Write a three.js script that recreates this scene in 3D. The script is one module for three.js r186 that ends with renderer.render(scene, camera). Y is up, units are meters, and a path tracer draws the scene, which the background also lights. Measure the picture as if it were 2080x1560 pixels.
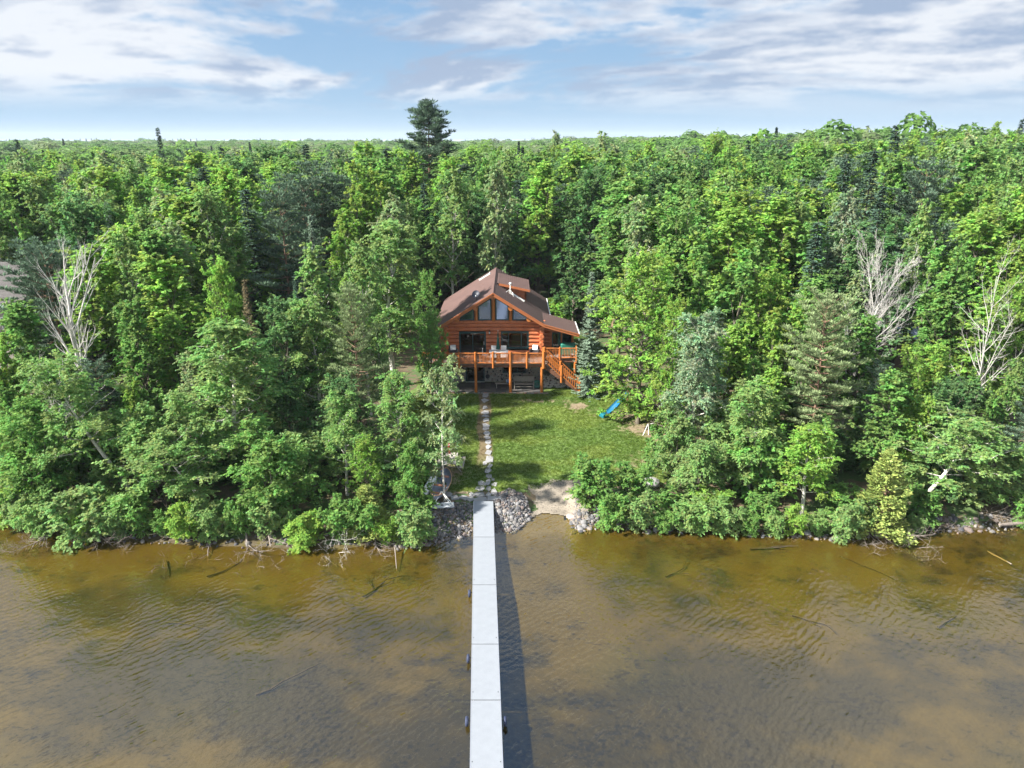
import * as THREE from 'three';
import { mergeGeometries } from 'three/addons/utils/BufferGeometryUtils.js';
import { RoundedBoxGeometry } from 'three/addons/geometries/RoundedBoxGeometry.js';

// ---------------------------------------------------------------- camera, sky, sun, exposure
const scene = new THREE.Scene();
const EYE = 22, PITCH = 18.96 * Math.PI / 180, FOCAL = 1444;      // metres above the lake; radians down; pixels of a 2080 x 1560 frame
const camera = new THREE.PerspectiveCamera(2 * Math.atan(780 / FOCAL) * 180 / Math.PI, 4 / 3, 0.5, 9000);
camera.position.set(0, EYE, 0);
camera.lookAt(0, EYE - Math.tan(PITCH) * 100, -100);
const renderer = new THREE.WebGLRenderer({ antialias: true });
renderer.toneMapping = THREE.LinearToneMapping;
renderer.toneMappingExposure = 2.9;
renderer.shadowMap.enabled = true;
const SUN = new THREE.Vector3(-0.75, 0.66, 0.26).normalize();
const sun = new THREE.DirectionalLight(new THREE.Color().setRGB(1.0, 0.95, 0.85), 5);
sun.position.copy(SUN).multiplyScalar(200); sun.position.z -= 55;
sun.target.position.set(0, 0, -55); sun.castShadow = true; sun.shadow.radius = 4;
Object.assign(sun.shadow.camera, { left: -120, right: 120, top: 120, bottom: -120, near: 1, far: 500 });
scene.add(sun, sun.target);

// ---------------------------------------------------------------- random numbers and noise
function rng(seed) { let s = (seed * 2654435761) >>> 0; return () => { s = (s + 0x6d2b79f5) | 0; let t = Math.imul(s ^ (s >>> 15), 1 | s); t = (t + Math.imul(t ^ (t >>> 7), 61 | t)) ^ t; return ((t ^ (t >>> 14)) >>> 0) / 4294967296; }; }
const HASH = new Float32Array(65536); { const r = rng(99); for (let i = 0; i < 65536; i++) HASH[i] = r(); }
function vnoise(x, y) {
  const ix = Math.floor(x), iy = Math.floor(y); let fx = x - ix, fy = y - iy;
  fx = fx * fx * fx * (fx * (fx * 6 - 15) + 10); fy = fy * fy * fy * (fy * (fy * 6 - 15) + 10);
  const a = (ix & 255), b = ((ix + 1) & 255), c = (iy & 255) << 8, d = ((iy + 1) & 255) << 8;
  const p = HASH[a + c], q = HASH[b + c], r = HASH[a + d], s = HASH[b + d];
  return p + (q - p) * fx + (r - p + (p - q - r + s) * fx) * fy;
}
function fbm(x, y, n = 5, g = 0.5) { let v = 0, a = 1, t = 0; for (let i = 0; i < n; i++) { v += a * vnoise(x, y); t += a; a *= g; const nx = x * 1.62 + y * 1.18 + 13.7; y = -x * 1.18 + y * 1.62 + 7.3; x = nx; } return v / t; }
const clamp = (x, a = 0, b = 1) => x < a ? a : x > b ? b : x;
const lerp = (a, b, t) => a + (b - a) * t;
const sstep = (a, b, x) => { const t = clamp((x - a) / (b - a)); return t * t * (3 - 2 * t); };
const V = (x, y, z) => new THREE.Vector3(x, y, z);
const rgb = (r, g, b) => new THREE.Color().setRGB(r, g, b);

// ---------------------------------------------------------------- the sky: a computed dome of broken cloud over pale blue
{
  const W = 4096, H = 2048, d = new Float32Array(W * H * 4);
  for (let j = 0; j < H; j++) {
    const el = ((j + 0.5) / H - 0.5) * Math.PI, sy = Math.sin(el), cy = Math.cos(el);
    for (let i = 0; i < W; i++) {
      const o = (j * W + i) * 4; d[o + 3] = 1;
      if (j < H / 2 - 1) { d[o] = 0.42; d[o + 1] = 0.53; d[o + 2] = 0.60; continue; }
      const az = ((i + 0.5) / W - 0.5) * 2 * Math.PI, dx = cy * Math.cos(az), dz = cy * Math.sin(az);
      const k = 1 / (Math.max(sy, 0) + 0.15), px = dx * k, pz = dz * k;               // a cloud deck seen in perspective
      const e = el * 180 / Math.PI;
      // clear air: pale near the horizon, bluer above
      const h = Math.exp(-e / 6.0), z = clamp(e / 60);
      let r = lerp(0.24, 0.39, h) - 0.12 * z, g = lerp(0.44, 0.58, h) - 0.19 * z, b = lerp(0.70, 0.76, h) - 0.17 * z;
      const wx = fbm(px * 0.35 + 40, pz * 0.35 + 11, 3) - 0.5, wz = fbm(px * 0.35 + 90, pz * 0.35 + 71, 3) - 0.5;
      const n = fbm(px * 1.25 + wx * 2.2 + 3.1, pz * 1.55 + wz * 2.2 + 8.7, 8, 0.60);
      const big = fbm(px * 0.16 + 5.5, pz * 0.22 + 2.2, 3);
      const low = sstep(1.3, 4.4, e);                                                   // the deck thins towards the horizon
      const dens = sstep(0.36, 0.52, n * 0.95 + big * 0.32 - 0.125 - 0.09 * sstep(11, 32, e)) * low;
      const veil = sstep(0.36, 0.70, fbm(px * 0.3 + 17, pz * 1.2 + 31, 6, 0.55)) * 0.5 * sstep(0.5, 2.6, e) * (1 - 0.6 * sstep(12, 30, e));
      const n2 = fbm(px * 1.25 + wx * 2.2 + 3.1 - 0.20, pz * 1.55 + wz * 2.2 + 8.7 + 0.10, 6, 0.55);
      const body = fbm(px * 1.3 + 60 + wx * 2, pz * 2.2 + 20 + wz * 2, 8, 0.66), soft = fbm(px * 0.4 + 33 + wx, pz * 0.7 + 54, 4);
      const lit = clamp(0.50 + (n2 - n) * 4.6 + (body - 0.5) * 2.4 + (soft - 0.5) * 1.4);
      const cr = lerp(0.35, 0.82, lit), cg = lerp(0.44, 0.845, lit), cb = lerp(0.60, 0.89, lit);
      r = lerp(r, 0.62, veil); g = lerp(g, 0.71, veil); b = lerp(b, 0.82, veil);
      // thin cloud glows round the sun
      const ang = Math.acos(clamp(dx * SUN.x + sy * SUN.y + dz * SUN.z, -1, 1)) * 57.3, glow = 1 + 0.7 * Math.exp(-ang / 24);
      const q = 0.375 * glow, f = dens * 0.92; d[o] = q * lerp(r, cr, f); d[o + 1] = q * lerp(g, cg, f); d[o + 2] = q * lerp(b, cb, f);
    }
  }
  const t = new THREE.DataTexture(d, W, H, THREE.RGBAFormat, THREE.FloatType);
  t.mapping = THREE.EquirectangularReflectionMapping; t.magFilter = THREE.LinearFilter; t.minFilter = THREE.LinearFilter; t.needsUpdate = true;
  scene.background = t; scene.environment = t;
}

// ---------------------------------------------------------------- pixel-to-place helpers (used once, to read positions off the photograph)
const SHORE = [[-400, -44], [-60, -41], [-31, -37.9], [-24, -36.2], [-12.4, -35.4], [-5.4, -35.5], [-2.6, -36.8], [-0.6, -37.5], [0.3, -37.7], [1.8, -39.2], [3.1, -38.9], [3.9, -37.7], [10.5, -37.3], [19, -36.5], [30.7, -37.6], [60, -40], [400, -46]];
function shore(x) { for (let i = 1; i < SHORE.length; i++) if (x <= SHORE[i][0]) { const [a, p] = SHORE[i - 1], [b, q] = SHORE[i], t = (x - a) / (b - a); return lerp(p, q, t * t * (3 - 2 * t) * 0.5 + t * 0.5) + 0.35 * (vnoise(x * 0.7, 3.3) - 0.5); } return SHORE[SHORE.length - 1][1]; }
function terrain(x, z) {
  const s = shore(x) - z;                                   // metres inland of the water's edge
  if (s < 0) { const d = -s; return -0.10 * sstep(0, 0.6, d) - 0.42 * sstep(0, 9, d) - 0.25 * sstep(8, 34, d) - 3 * sstep(40, 160, d) - 0.03 * (vnoise(x * 0.8, z * 0.8) - 0.5); }
  const beach = sstep(0.6, 1.6, x) * (1 - sstep(3.4, 4.4, x));
  const bank = lerp(sstep(-0.3, 2.2, s), sstep(0, 5.5, s), beach);
  let h = 0.62 * bank + 0.75 * sstep(2, 21, s);
  const off = sstep(8, 16, Math.abs(x - 1)) + sstep(80, 110, -z);
  h += clamp(off) * (fbm(x * 0.09, z * 0.09, 3) - 0.45) * 0.8 * sstep(1, 6, s);
  h += 4.6 * sstep(14, 110, x) * sstep(60, 160, -z) + 3.5 * sstep(300, 1600, -z) + 5 * sstep(1500, 3500, -z);
  return h;
}
function ray(px, py) { const a = Math.atan2(py - 780, FOCAL); const u = (px - 1040) / FOCAL, v = (780 - py) / FOCAL, c = Math.cos(PITCH), s = Math.sin(PITCH); return V(u, v * c - s, -c - v * s); }
function ground(px, py, lift = 0) { const d = ray(px, py); let t = EYE / -d.y; for (let i = 0; i < 12; i++) { const x = d.x * t, z = d.z * t; t = (EYE - Math.max(0, terrain(x, z)) - lift) / -d.y; } return V(d.x * t, EYE + d.y * t, d.z * t); }
function level(px, py, y) { const d = ray(px, py), t = (EYE - y) / -d.y; return V(d.x * t, y, d.z * t); }
function away(px, py, D) { const d = ray(px, py), t = D / -d.z; return V(d.x * t, EYE + d.y * t, -D); }

// ---------------------------------------------------------------- naming
const taken = {};
function numbered(n) { const k = taken[n] = (taken[n] ?? -1) + 1; return k ? n + '_' + String(k).padStart(3, '0') : n; }
function tag(o, label, category, group, kind) { if (label) o.userData.label = label; if (category) o.userData.category = category; if (group) o.userData.group = group; if (kind) o.userData.kind = kind; return o; }
function shadows(m) { m.castShadow = true; m.receiveShadow = true; return m; }
function thing(name, label, category, [x, y, z], turn = 0, group) { const o = new THREE.Group(); o.name = numbered(name); o.position.set(x, y, z); o.rotation.y = turn; scene.add(o); return tag(o, label, category, group); }
function part(parent, name, geo, mat, kind) { const m = shadows(new THREE.Mesh(geo, mat)); m.name = name; parent.add(m); if (kind) m.userData.kind = kind; return m; }
function single(name, geo, mat, label, category, group, kind) { const m = shadows(new THREE.Mesh(geo, mat)); m.name = numbered(name); scene.add(m); return tag(m, label, category, group, kind); }

// ---------------------------------------------------------------- mesh builder
class GB {
  constructor() { this.p = []; this.n = []; this.u = []; this.c = []; this.i = []; }
  tube(pts, rad, sides = 6, cap = false) {
    const N = pts.length, b0 = this.p.length / 3, T = V(), A = V(), B = V(); let len = 0, ref = V(0.31, 0.2, 0.93);
    for (let k = 0; k < N; k++) {
      T.subVectors(pts[Math.min(k + 1, N - 1)], pts[Math.max(k - 1, 0)]).normalize();
      A.copy(ref).addScaledVector(T, -ref.dot(T)); if (A.lengthSq() < 1e-6) A.set(1, 0, 0).addScaledVector(T, -T.x); A.normalize(); ref.copy(A); B.crossVectors(T, A);
      if (k) len += pts[k].distanceTo(pts[k - 1]);
      for (let s = 0; s <= sides; s++) {
        const a = s / sides * 2 * Math.PI, x = Math.cos(a), y = Math.sin(a), r = rad[k];
        const nx = A.x * x + B.x * y, ny = A.y * x + B.y * y, nz = A.z * x + B.z * y;
        this.p.push(pts[k].x + nx * r, pts[k].y + ny * r, pts[k].z + nz * r); this.n.push(nx, ny, nz); this.u.push(s / sides * Math.max(0.25, 6.283 * rad[0]), len);
      }
    }
    for (let k = 0; k < N - 1; k++) for (let s = 0; s < sides; s++) { const a = b0 + k * (sides + 1) + s, b = a + sides + 1; this.i.push(a, a + 1, b, b, a + 1, b + 1); }
    if (cap) for (const e of [0, N - 1]) {
      T.subVectors(pts[e], pts[e ? e - 1 : 1]).normalize(); const c0 = this.p.length / 3, row = b0 + e * (sides + 1);
      this.p.push(pts[e].x, pts[e].y, pts[e].z); this.n.push(T.x, T.y, T.z); this.u.push(0, 0);
      for (let s = 0; s <= sides; s++) { const j = (row + s) * 3; this.p.push(this.p[j], this.p[j + 1], this.p[j + 2]); this.n.push(T.x, T.y, T.z); const a = s / sides * 6.283; this.u.push(Math.cos(a) * rad[e], Math.sin(a) * rad[e]); }
      for (let s = 0; s < sides; s++) e ? this.i.push(c0, c0 + 1 + s, c0 + 2 + s) : this.i.push(c0, c0 + 2 + s, c0 + 1 + s);
    }
  }
  leaf(x, y, z, tx, ty, tz, nx, ny, nz, l, w, r, g, b) {      // a folded rhombus along t, facing n
    let bx = ty * nz - tz * ny, by = tz * nx - tx * nz, bz = tx * ny - ty * nx; const m = w / (Math.hypot(bx, by, bz) || 1); bx *= m; by *= m; bz *= m;
    const f = w * 0.35, k = this.p.length / 3;
    this.p.push(x - tx * l, y - ty * l, z - tz * l, x + bx + nx * f, y + by + ny * f, z + bz + nz * f, x + tx * l, y + ty * l, z + tz * l, x - bx + nx * f, y - by + ny * f, z - bz + nz * f);
    for (let q = 0; q < 4; q++) this.c.push(r, g, b);
    this.i.push(k, k + 1, k + 2, k, k + 2, k + 3);
  }
  geo() {
    const g = new THREE.BufferGeometry();
    g.setAttribute('position', new THREE.BufferAttribute(new Float32Array(this.p), 3));
    if (this.n.length === this.p.length) g.setAttribute('normal', new THREE.BufferAttribute(new Float32Array(this.n), 3));
    if (this.u.length) g.setAttribute('uv', new THREE.BufferAttribute(new Float32Array(this.u), 2));
    if (this.c.length) g.setAttribute('color', new THREE.BufferAttribute(new Float32Array(this.c), 3));
    g.setIndex(new THREE.BufferAttribute(new Uint32Array(this.i), 1));
    return g;
  }
}

// ---------------------------------------------------------------- textures
function dataTex(W, H, f, srgb = true, float = false) {       // f(u, v, out) gives 0..1 values (display colours when srgb)
  const d = float ? new Float32Array(W * H * 4) : new Uint8Array(W * H * 4), o = [0, 0, 0];
  for (let j = 0; j < H; j++) for (let i = 0; i < W; i++) { f((i + 0.5) / W, (j + 0.5) / H, o); const k = (j * W + i) * 4; for (let c = 0; c < 3; c++) d[k + c] = float ? o[c] : clamp(o[c]) * 255; d[k + 3] = float ? 1 : 255; }
  const t = new THREE.DataTexture(d, W, H, THREE.RGBAFormat, float ? THREE.FloatType : THREE.UnsignedByteType);
  t.wrapS = t.wrapT = THREE.RepeatWrapping; t.magFilter = THREE.LinearFilter; t.minFilter = THREE.LinearMipmapLinearFilter; if (srgb) t.colorSpace = THREE.SRGBColorSpace; t.needsUpdate = true; return t;
}
const toS = (x) => x <= 0.0031308 ? 12.92 * x : 1.055 * Math.pow(x, 1 / 2.4) - 0.055;   // linear base colours are stored as display values
const put = (o, r, g, b) => { o[0] = toS(r); o[1] = toS(g); o[2] = toS(b); };
function rep(t, x, y) { const c = t.clone(); c.repeat.set(x, y); c.needsUpdate = true; return c; }
// noise that tiles over the unit square
const tnoise = (u, v, f, seed = 0) => { const s = (x, y) => HASH[(((x % f) + f) % f + seed * 17 & 255) + ((((y % f) + f) % f + seed * 31 & 255) << 8)]; const x = u * f, y = v * f, ix = Math.floor(x), iy = Math.floor(y); let a = x - ix, b = y - iy; a = a * a * (3 - 2 * a); b = b * b * (3 - 2 * b); return lerp(lerp(s(ix, iy), s(ix + 1, iy), a), lerp(s(ix, iy + 1), s(ix + 1, iy + 1), a), b); };
const tfbm = (u, v, f, n, seed = 0) => { let s = 0, a = 1, t = 0; for (let i = 0; i < n; i++) { s += a * tnoise(u, v, f << i, seed + i); t += a; a *= 0.55; } return s / t; };

const M = {};
const std = (c, rough = 0.8, more = {}) => new THREE.MeshStandardMaterial({ color: c, roughness: rough, ...more });

// ---------------------------------------------------------------- ground, lake bed, water
function sheet(xs, zs, height, uvOf, keep) {
  const nx = xs.length, nz = zs.length, p = new Float32Array(nx * nz * 3), u = new Float32Array(nx * nz * 2), idx = [];
  for (let j = 0; j < nz; j++) for (let i = 0; i < nx; i++) { const k = j * nx + i, y = height(xs[i], zs[j]); p[k * 3] = xs[i]; p[k * 3 + 1] = y; p[k * 3 + 2] = zs[j]; const q = uvOf(xs[i], zs[j]); u[k * 2] = q[0]; u[k * 2 + 1] = q[1]; }
  for (let j = 0; j < nz - 1; j++) for (let i = 0; i < nx - 1; i++) { if (keep && !keep((xs[i] + xs[i + 1]) / 2, (zs[j] + zs[j + 1]) / 2)) continue; const a = j * nx + i, b = a + 1, c = a + nx, e = c + 1; idx.push(a, c, b, b, c, e); }
  const g = new THREE.BufferGeometry(); g.setAttribute('position', new THREE.BufferAttribute(p, 3)); g.setAttribute('uv', new THREE.BufferAttribute(u, 2)); g.setIndex(idx); g.computeVertexNormals(); return g;
}
function lines(a, b, step, outA, outB, grow = 1.35) {
  const l = []; for (let x = a; x <= b + 1e-6; x += step) l.push(x);
  for (let s = step * grow, x = b; x < outB; s *= grow) { x += s; l.push(x); }
  for (let s = step * grow, x = a; x > outA; s *= grow) { x -= s; l.unshift(x); }
  return l;
}
const litterTex = dataTex(1024, 1024, (u, v, o) => {
  const a = tfbm(u, v, 8, 6, 1), b = tfbm(u, v, 32, 4, 7), c = tnoise(u, v, 256, 3), m = sstep(0.45, 0.62, a + (b - 0.5) * 0.4);
  const k = 0.7 + 0.6 * c; put(o, lerp(0.120, 0.060, m) * k, lerp(0.090, 0.105, m) * k, lerp(0.056, 0.030, m) * k);
});
{
  const g = sheet(lines(-46, 46, 0.45, -4500, 4500), lines(-82, -34, 0.4, -6000, 90), (x, z) => terrain(x, z) - (shore(x) - z < 0 ? 0.6 : 0), (x, z) => [x / 9, z / 9]);
  single('ground', g, std(0xffffff, 0.95, { map: litterTex }), 'leaf-strewn forest ground under the trees round the lake', null, null, 'structure');
}
// lake bed: golden sand with brown and olive growth in patches and small dark scraps of sunken litter; painted darker offshore in place of deep-water light loss
const BX = 56, BZ0 = -42, BZ1 = 14;
const bedTex = dataTex(2048, 1024, (u, v, o) => {
  const x = (u - 0.5) * 2 * BX, z = lerp(BZ0, BZ1, v), D = -z;
  let r = 0.082, g = 0.065, b = 0.0135;
  const n = fbm(x * 0.22 + 5, z * 0.30 + 9, 5), n2 = fbm(x * 0.9 + 31, z * 1.2 + 3, 5), n3 = fbm(x * 3.1, z * 4.2, 4);
  const blob = (cx, cz, rx, rz) => Math.exp(-((x - cx) * (x - cx) / rx / rx + (z - cz) * (z - cz) / rz / rz));
  const zone = 0.20 * sstep(-31, -22, z) + 0.9 * blob(-14, -26, 7, 3.2) + 0.6 * blob(-20, -31, 5, 2) + 0.55 * blob(-4, -21.5, 3.4, 2.6) + 0.55 * blob(6.2, -31.5, 3.5, 3.2) + 0.55 * blob(10, -24.5, 5, 2.2) + 0.5 * blob(17, -26, 5, 2.5) + 0.5 * blob(-5, -29, 3, 1.2) + 0.45 * blob(8, -19, 12, 3);  // first term paints the bed darker farther out, for light lost in depth
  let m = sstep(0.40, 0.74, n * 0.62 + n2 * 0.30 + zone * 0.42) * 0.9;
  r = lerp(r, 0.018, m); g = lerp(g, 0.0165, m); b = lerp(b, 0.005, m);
  const ol = sstep(0.5, 0.75, fbm(x * 0.15 + 77, z * 0.2 + 13, 4)) * 0.5; r = lerp(r, r * 0.80, ol); g = lerp(g, g * 0.98, ol);
  const sp = sstep(0.58, 0.66, fbm(x * 4.4 + 3, z * 9.5, 3) * 0.75 + (n2 - 0.5) * 0.5 + (n - 0.5) * 0.4 + 0.12 * n3); const q = sp * 0.6; r *= 1 - q; g *= 1 - q; b *= 1 - q * 0.8;
  const k = 0.86 + 0.28 * vnoise(x * 14, z * 14); r *= k; g *= k; b *= k;
  // stones and wet sand at the edge
  const s = shore(x) - z, edge = sstep(-3.2, -0.2, s) * (x > 0.2 && x < 4.2 ? 0 : 1), st = edge * sstep(0.35, 0.6, vnoise(x * 3.3, z * 3.3) * 0.7 + vnoise(x * 7, z * 7) * 0.3);
  r = lerp(r, 0.08, st * 0.7); g = lerp(g, 0.06, st * 0.7); b = lerp(b, 0.036, st * 0.7);
  const bs = sstep(0.0, 0.9, x) * (1 - sstep(3.5, 4.4, x)) * sstep(-3.4, -0.6, s + (n2 - 0.5) * 2.4); r = lerp(r, 0.15 * k, bs); g = lerp(g, 0.13 * k, bs); b = lerp(b, 0.105 * k, bs);
  put(o, r, g, b);
});
{
  const uv = (x, z) => [x / (2 * BX) + 0.5, (z - BZ0) / (BZ1 - BZ0)];
  const t = bedTex; t.wrapS = t.wrapT = THREE.MirroredRepeatWrapping;
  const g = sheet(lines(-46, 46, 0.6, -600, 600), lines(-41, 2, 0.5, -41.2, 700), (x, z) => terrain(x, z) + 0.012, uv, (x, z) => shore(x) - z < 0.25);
  single('lake_bed', g, std(0xffffff, 0.9, { map: t }), 'golden sandy lake bed with brown growth, painted darker offshore, under clear shallow water', null, null, 'structure');
}
// water: a clear amber sheet with wind ripples
{
  const rip = dataTex(1024, 1024, (u, v, o) => {
    // crests run away to the right; wave numbers are whole so that the tile repeats
    let h = 0; const wx = (tfbm(u, v, 5, 3, 4) - 0.5) * 1.1, wy = (tfbm(u, v, 5, 3, 9) - 0.5) * 1.1;
    const W = [[17, 20, 1, 0.0], [21, 15, 0.8, 2.1], [12, 22, 0.7, 4.2], [29, 24, 0.45, 1.1], [9, 30, 0.4, 3.3], [34, 11, 0.35, 5.0], [-14, 33, 0.25, 0.6], [41, 39, 0.25, 2.7]];
    for (const [a, b, k, ph] of W) { const f = 6.2832 * (a * (u + wx * 0.05) + b * (v + wy * 0.05)) + ph; h += k * (1 - Math.abs(Math.sin(f * 0.5 + wx)) * 1.2) * 0.6 + k * 0.4 * Math.sin(f); }
    const am = 0.35 + 1.0 * sstep(0.3, 0.7, tfbm(u, v, 4, 3, 21));
    h = h * am * 0.12 + (tfbm(u, v, 40, 4, 13) - 0.5) * 0.62; o[0] = o[1] = o[2] = h * 0.5 + 0.5;
  }, false, true);
  const swell = dataTex(512, 512, (u, v, o) => {
    const e = 1 / 512, f = (a, b) => tfbm(a, b, 10, 4, 40), dx = f(u + e, v) - f(u - e, v), dy = f(u, v + e) - f(u, v - e);
    const nx = -dx * 2.6, ny = -dy * 2.6, m = Math.hypot(nx, ny, 1); o[0] = nx / m * 0.5 + 0.5; o[1] = ny / m * 0.5 + 0.5; o[2] = 1 / m * 0.5 + 0.5;
  }, false, true);
  const m = new THREE.MeshPhysicalMaterial({ color: rgb(0.90, 0.80, 0.44), roughness: 0.02, transmission: 1, thickness: 0, ior: 2.1, bumpMap: rep(rip, 1 / 9, 1 / 9), bumpScale: 0.065, normalMap: rep(swell, 1 / 31, 1 / 31), normalScale: new THREE.Vector2(0.22, 0.22) });
  const g = sheet([-900, -60, 60, 900], [-46, -30, -10, 40, 900], () => 0, (x, z) => [x, z]);
  single('lake_water', g, m, 'clear amber lake water with wind ripples', null, null, 'structure');
}
// lawn, dirt strip and beach: irregular sheets laid on the ground
const lawnTex = dataTex(1024, 1024, (u, v, o) => {
  const x = lerp(-9, 13, u), z = lerp(-78, -38, v);
  const n = fbm(x * 0.35 + 4, z * 0.45 + 2, 5), f = fbm(x * 3.2 + 1, z * 3.2, 4), w = vnoise(x * 23, z * 17);
  let r = 0.098, g = 0.158, b = 0.034; const k = 0.62 + 0.5 * f + 0.36 * w;
  const y = sstep(0.45, 0.65, n); r = lerp(r, 0.130, y); g = lerp(g, 0.180, y); b = lerp(b, 0.038, y);
  r *= k; g *= k; b *= k;
  const blob = (cx, cz, rx, rz) => Math.exp(-((x - cx) * (x - cx) / rx / rx + (z - cz) * (z - cz) / rz / rz));
  const dry = 0.9 * blob(5.3, -54.6, 1.0, 1.0) + 0.55 * blob(2.4, -55.8, 2.2, 0.5) + 0.4 * blob(0.2, -54.3, 1.4, 0.7) + 0.7 * blob(9.3, -50.5, 1.3, 1.6) + 1.0 * blob(11.2, -49.6, 1.3, 2.2) + 0.8 * blob(11.4, -46.2, 1.0, 1.3) + 0.9 * blob(9.0, -53, 2.6, 0.9) + 0.45 * blob(8.5, -44.5, 2, 2) + 0.9 * blob(-2.0, -40.6, 5, 0.35) + 0.8 * blob(-4.6, -43.2, 1.6, 1.6);
  const d = sstep(0.26, 0.66, dry * 0.85 + (f - 0.5) * 0.9 + (w - 0.5) * 0.25);
  const red = sstep(10, 11.3, x) * 0.7; const dr = lerp(0.235, 0.20, red), dg = lerp(0.185, 0.105, red), db = lerp(0.12, 0.062, red);
  r = lerp(r, dr * (0.7 + 0.5 * w), d); g = lerp(g, dg * (0.7 + 0.5 * w), d); b = lerp(b, db * (0.7 + 0.5 * w), d);
  // worn earth along both sides of the stepping stones
  const px = -1.95 - 0.35 * sstep(-44, -57, z) + 0.1 * Math.sin(z * 0.9), pd = Math.abs(x - px), pw = sstep(0.62 + (f - 0.5) * 0.5, 0.38, pd) * sstep(-58, -57.4, z) * sstep(-42.5, -46.5, z); r = lerp(r, 0.135, pw * 0.85); g = lerp(g, 0.088, pw * 0.85); b = lerp(b, 0.055, pw * 0.85);
  put(o, r, g, b);
});
const inside = (poly, x, z) => { let c = false; for (let i = 0, j = poly.length - 1; i < poly.length; j = i++) { const [a, b] = poly[i], [e, f] = poly[j]; if ((b > z) !== (f > z) && x < (e - a) * (z - b) / (f - b) + a) c = !c; } return c; };
const LAWN = [[-8.2, -40.4], [-3.2, -40.7], [-0.4, -40.5], [1.2, -41.6], [3.0, -42.6], [4.6, -42.2], [8, -41.4], [11.5, -42.5], [12.6, -47], [12.2, -52], [9.5, -57.5], [8.6, -66], [9.2, -77], [4.2, -77], [3.7, -72], [-7.4, -72], [-8.6, -60], [-8.8, -48]];
{
  const uv = (x, z) => [(x + 9) / 22, (z + 78) / 40];
  const g = sheet(lines(-9, 13, 0.2, -9, 13), lines(-78, -38, 0.2, -78, -38), (x, z) => terrain(x, z) + 0.03, uv, (x, z) => inside(LAWN, x + (vnoise(x * 2.3, z * 2.3) - 0.5) * 0.7, z + (vnoise(x * 2.1 + 9, z * 2.1) - 0.5) * 0.7));
  single('lawn', g, std(0xffffff, 0.95, { map: lawnTex, bumpMap: lawnTex, bumpScale: 0.05 }), 'mown green lawn with dry patches between cabin and lake', null, null, 'structure');
  // short grass over the lawn
  const r = rng(5), b = new GB();
  for (let k = 0; k < 7; k++) { const a = r() * 6.28, t = V(Math.cos(a) * 0.55, 0.8, Math.sin(a) * 0.55).normalize(), n = V(Math.cos(a) * 0.8, -0.55, Math.sin(a) * 0.8), x = (r() - 0.5) * 0.12, z = (r() - 0.5) * 0.12, l = 0.022 + r() * 0.02; b.leaf(x + t.x * l, t.y * l, z + t.z * l, t.x, t.y, t.z, n.x, n.y, n.z, l, 0.008, 1, 1, 1); }
  const im = new THREE.InstancedMesh(b.geo(), new THREE.MeshPhysicalMaterial({ color: 0xffffff, roughness: 1, transmission: 0.35, thickness: 0, specularIntensity: 0, side: THREE.DoubleSide }), 70000);
  const mt = new THREE.Matrix4(), q = new THREE.Quaternion(), col = new THREE.Color(); let k = 0;
  for (let t = 0; t < 400000 && k < 70000; t++) {
    const x = lerp(-8.5, 12.8, r()), z = lerp(-76, -40.3, r()); if (!inside(LAWN, x, z) || (z < -57.6 && z > -72.4 && x < 3.4)) continue;
    const i = Math.floor((x + 9) / 22 * 1024), j = Math.floor((z + 78) / 40 * 1024), o = (j * 1024 + i) * 4, D = lawnTex.image.data, R = (D[o] / 255) ** 2.2, G = (D[o + 1] / 255) ** 2.2, B = (D[o + 2] / 255) ** 2.2;
    if (R > G * 0.95 && r() < 0.85) continue;
    q.setFromAxisAngle(V(0, 1, 0), r() * 6.28); const s = 0.7 + r() * 0.9; mt.compose(V(x, terrain(x, z) + 0.03, z), q, V(s, s, s)); im.setMatrixAt(k, mt); const v = 0.8 + r() * 0.7; im.setColorAt(k, col.setRGB(Math.max(R, 0.045) * v, Math.max(G, 0.09) * v, B * v)); k++;
  }
  im.count = k; im.name = 'grass'; shadows(im); scene.add(im); tag(im, 'short green grass blades covering the lawn', null, null, 'stuff');
}
{
  const sandTex = dataTex(512, 512, (u, v, o) => { const a = tfbm(u, v, 6, 6, 2), c = tnoise(u, v, 200, 5), st = sstep(0.72, 0.8, tnoise(u, v, 60, 8)), k = (0.55 + 0.8 * a + 0.4 * (c - 0.5)) * (1 - st * 0.45); put(o, 0.25 * k, 0.215 * k, 0.175 * k); });
  const SAND = [[0.7, -38.2], [1.6, -39.9], [1.0, -41.9], [2.9, -42.9], [5.0, -42.4], [5.1, -40.0], [4.5, -38.4], [4.2, -36.9], [2.6, -37.6], [1.3, -37.4]];
  const g = sheet(lines(0.2, 5.8, 0.12, 0.2, 5.8), lines(-43.4, -36.4, 0.12, -43.4, -36.4), (x, z) => terrain(x, z) + 0.055, (x, z) => [x / 4, z / 4], (x, z) => shore(x) - z > -0.06 && inside(SAND, x + (vnoise(x * 3, z * 3) - 0.5) * 0.5, z + (vnoise(x * 3 + 5, z * 3) - 0.5) * 0.5));
  single('beach', g, std(0xffffff, 0.95, { map: sandTex, bumpMap: sandTex, bumpScale: 0.05 }), 'small sandy beach beside the riprap at the water edge', null, null, 'structure');
}

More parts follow.
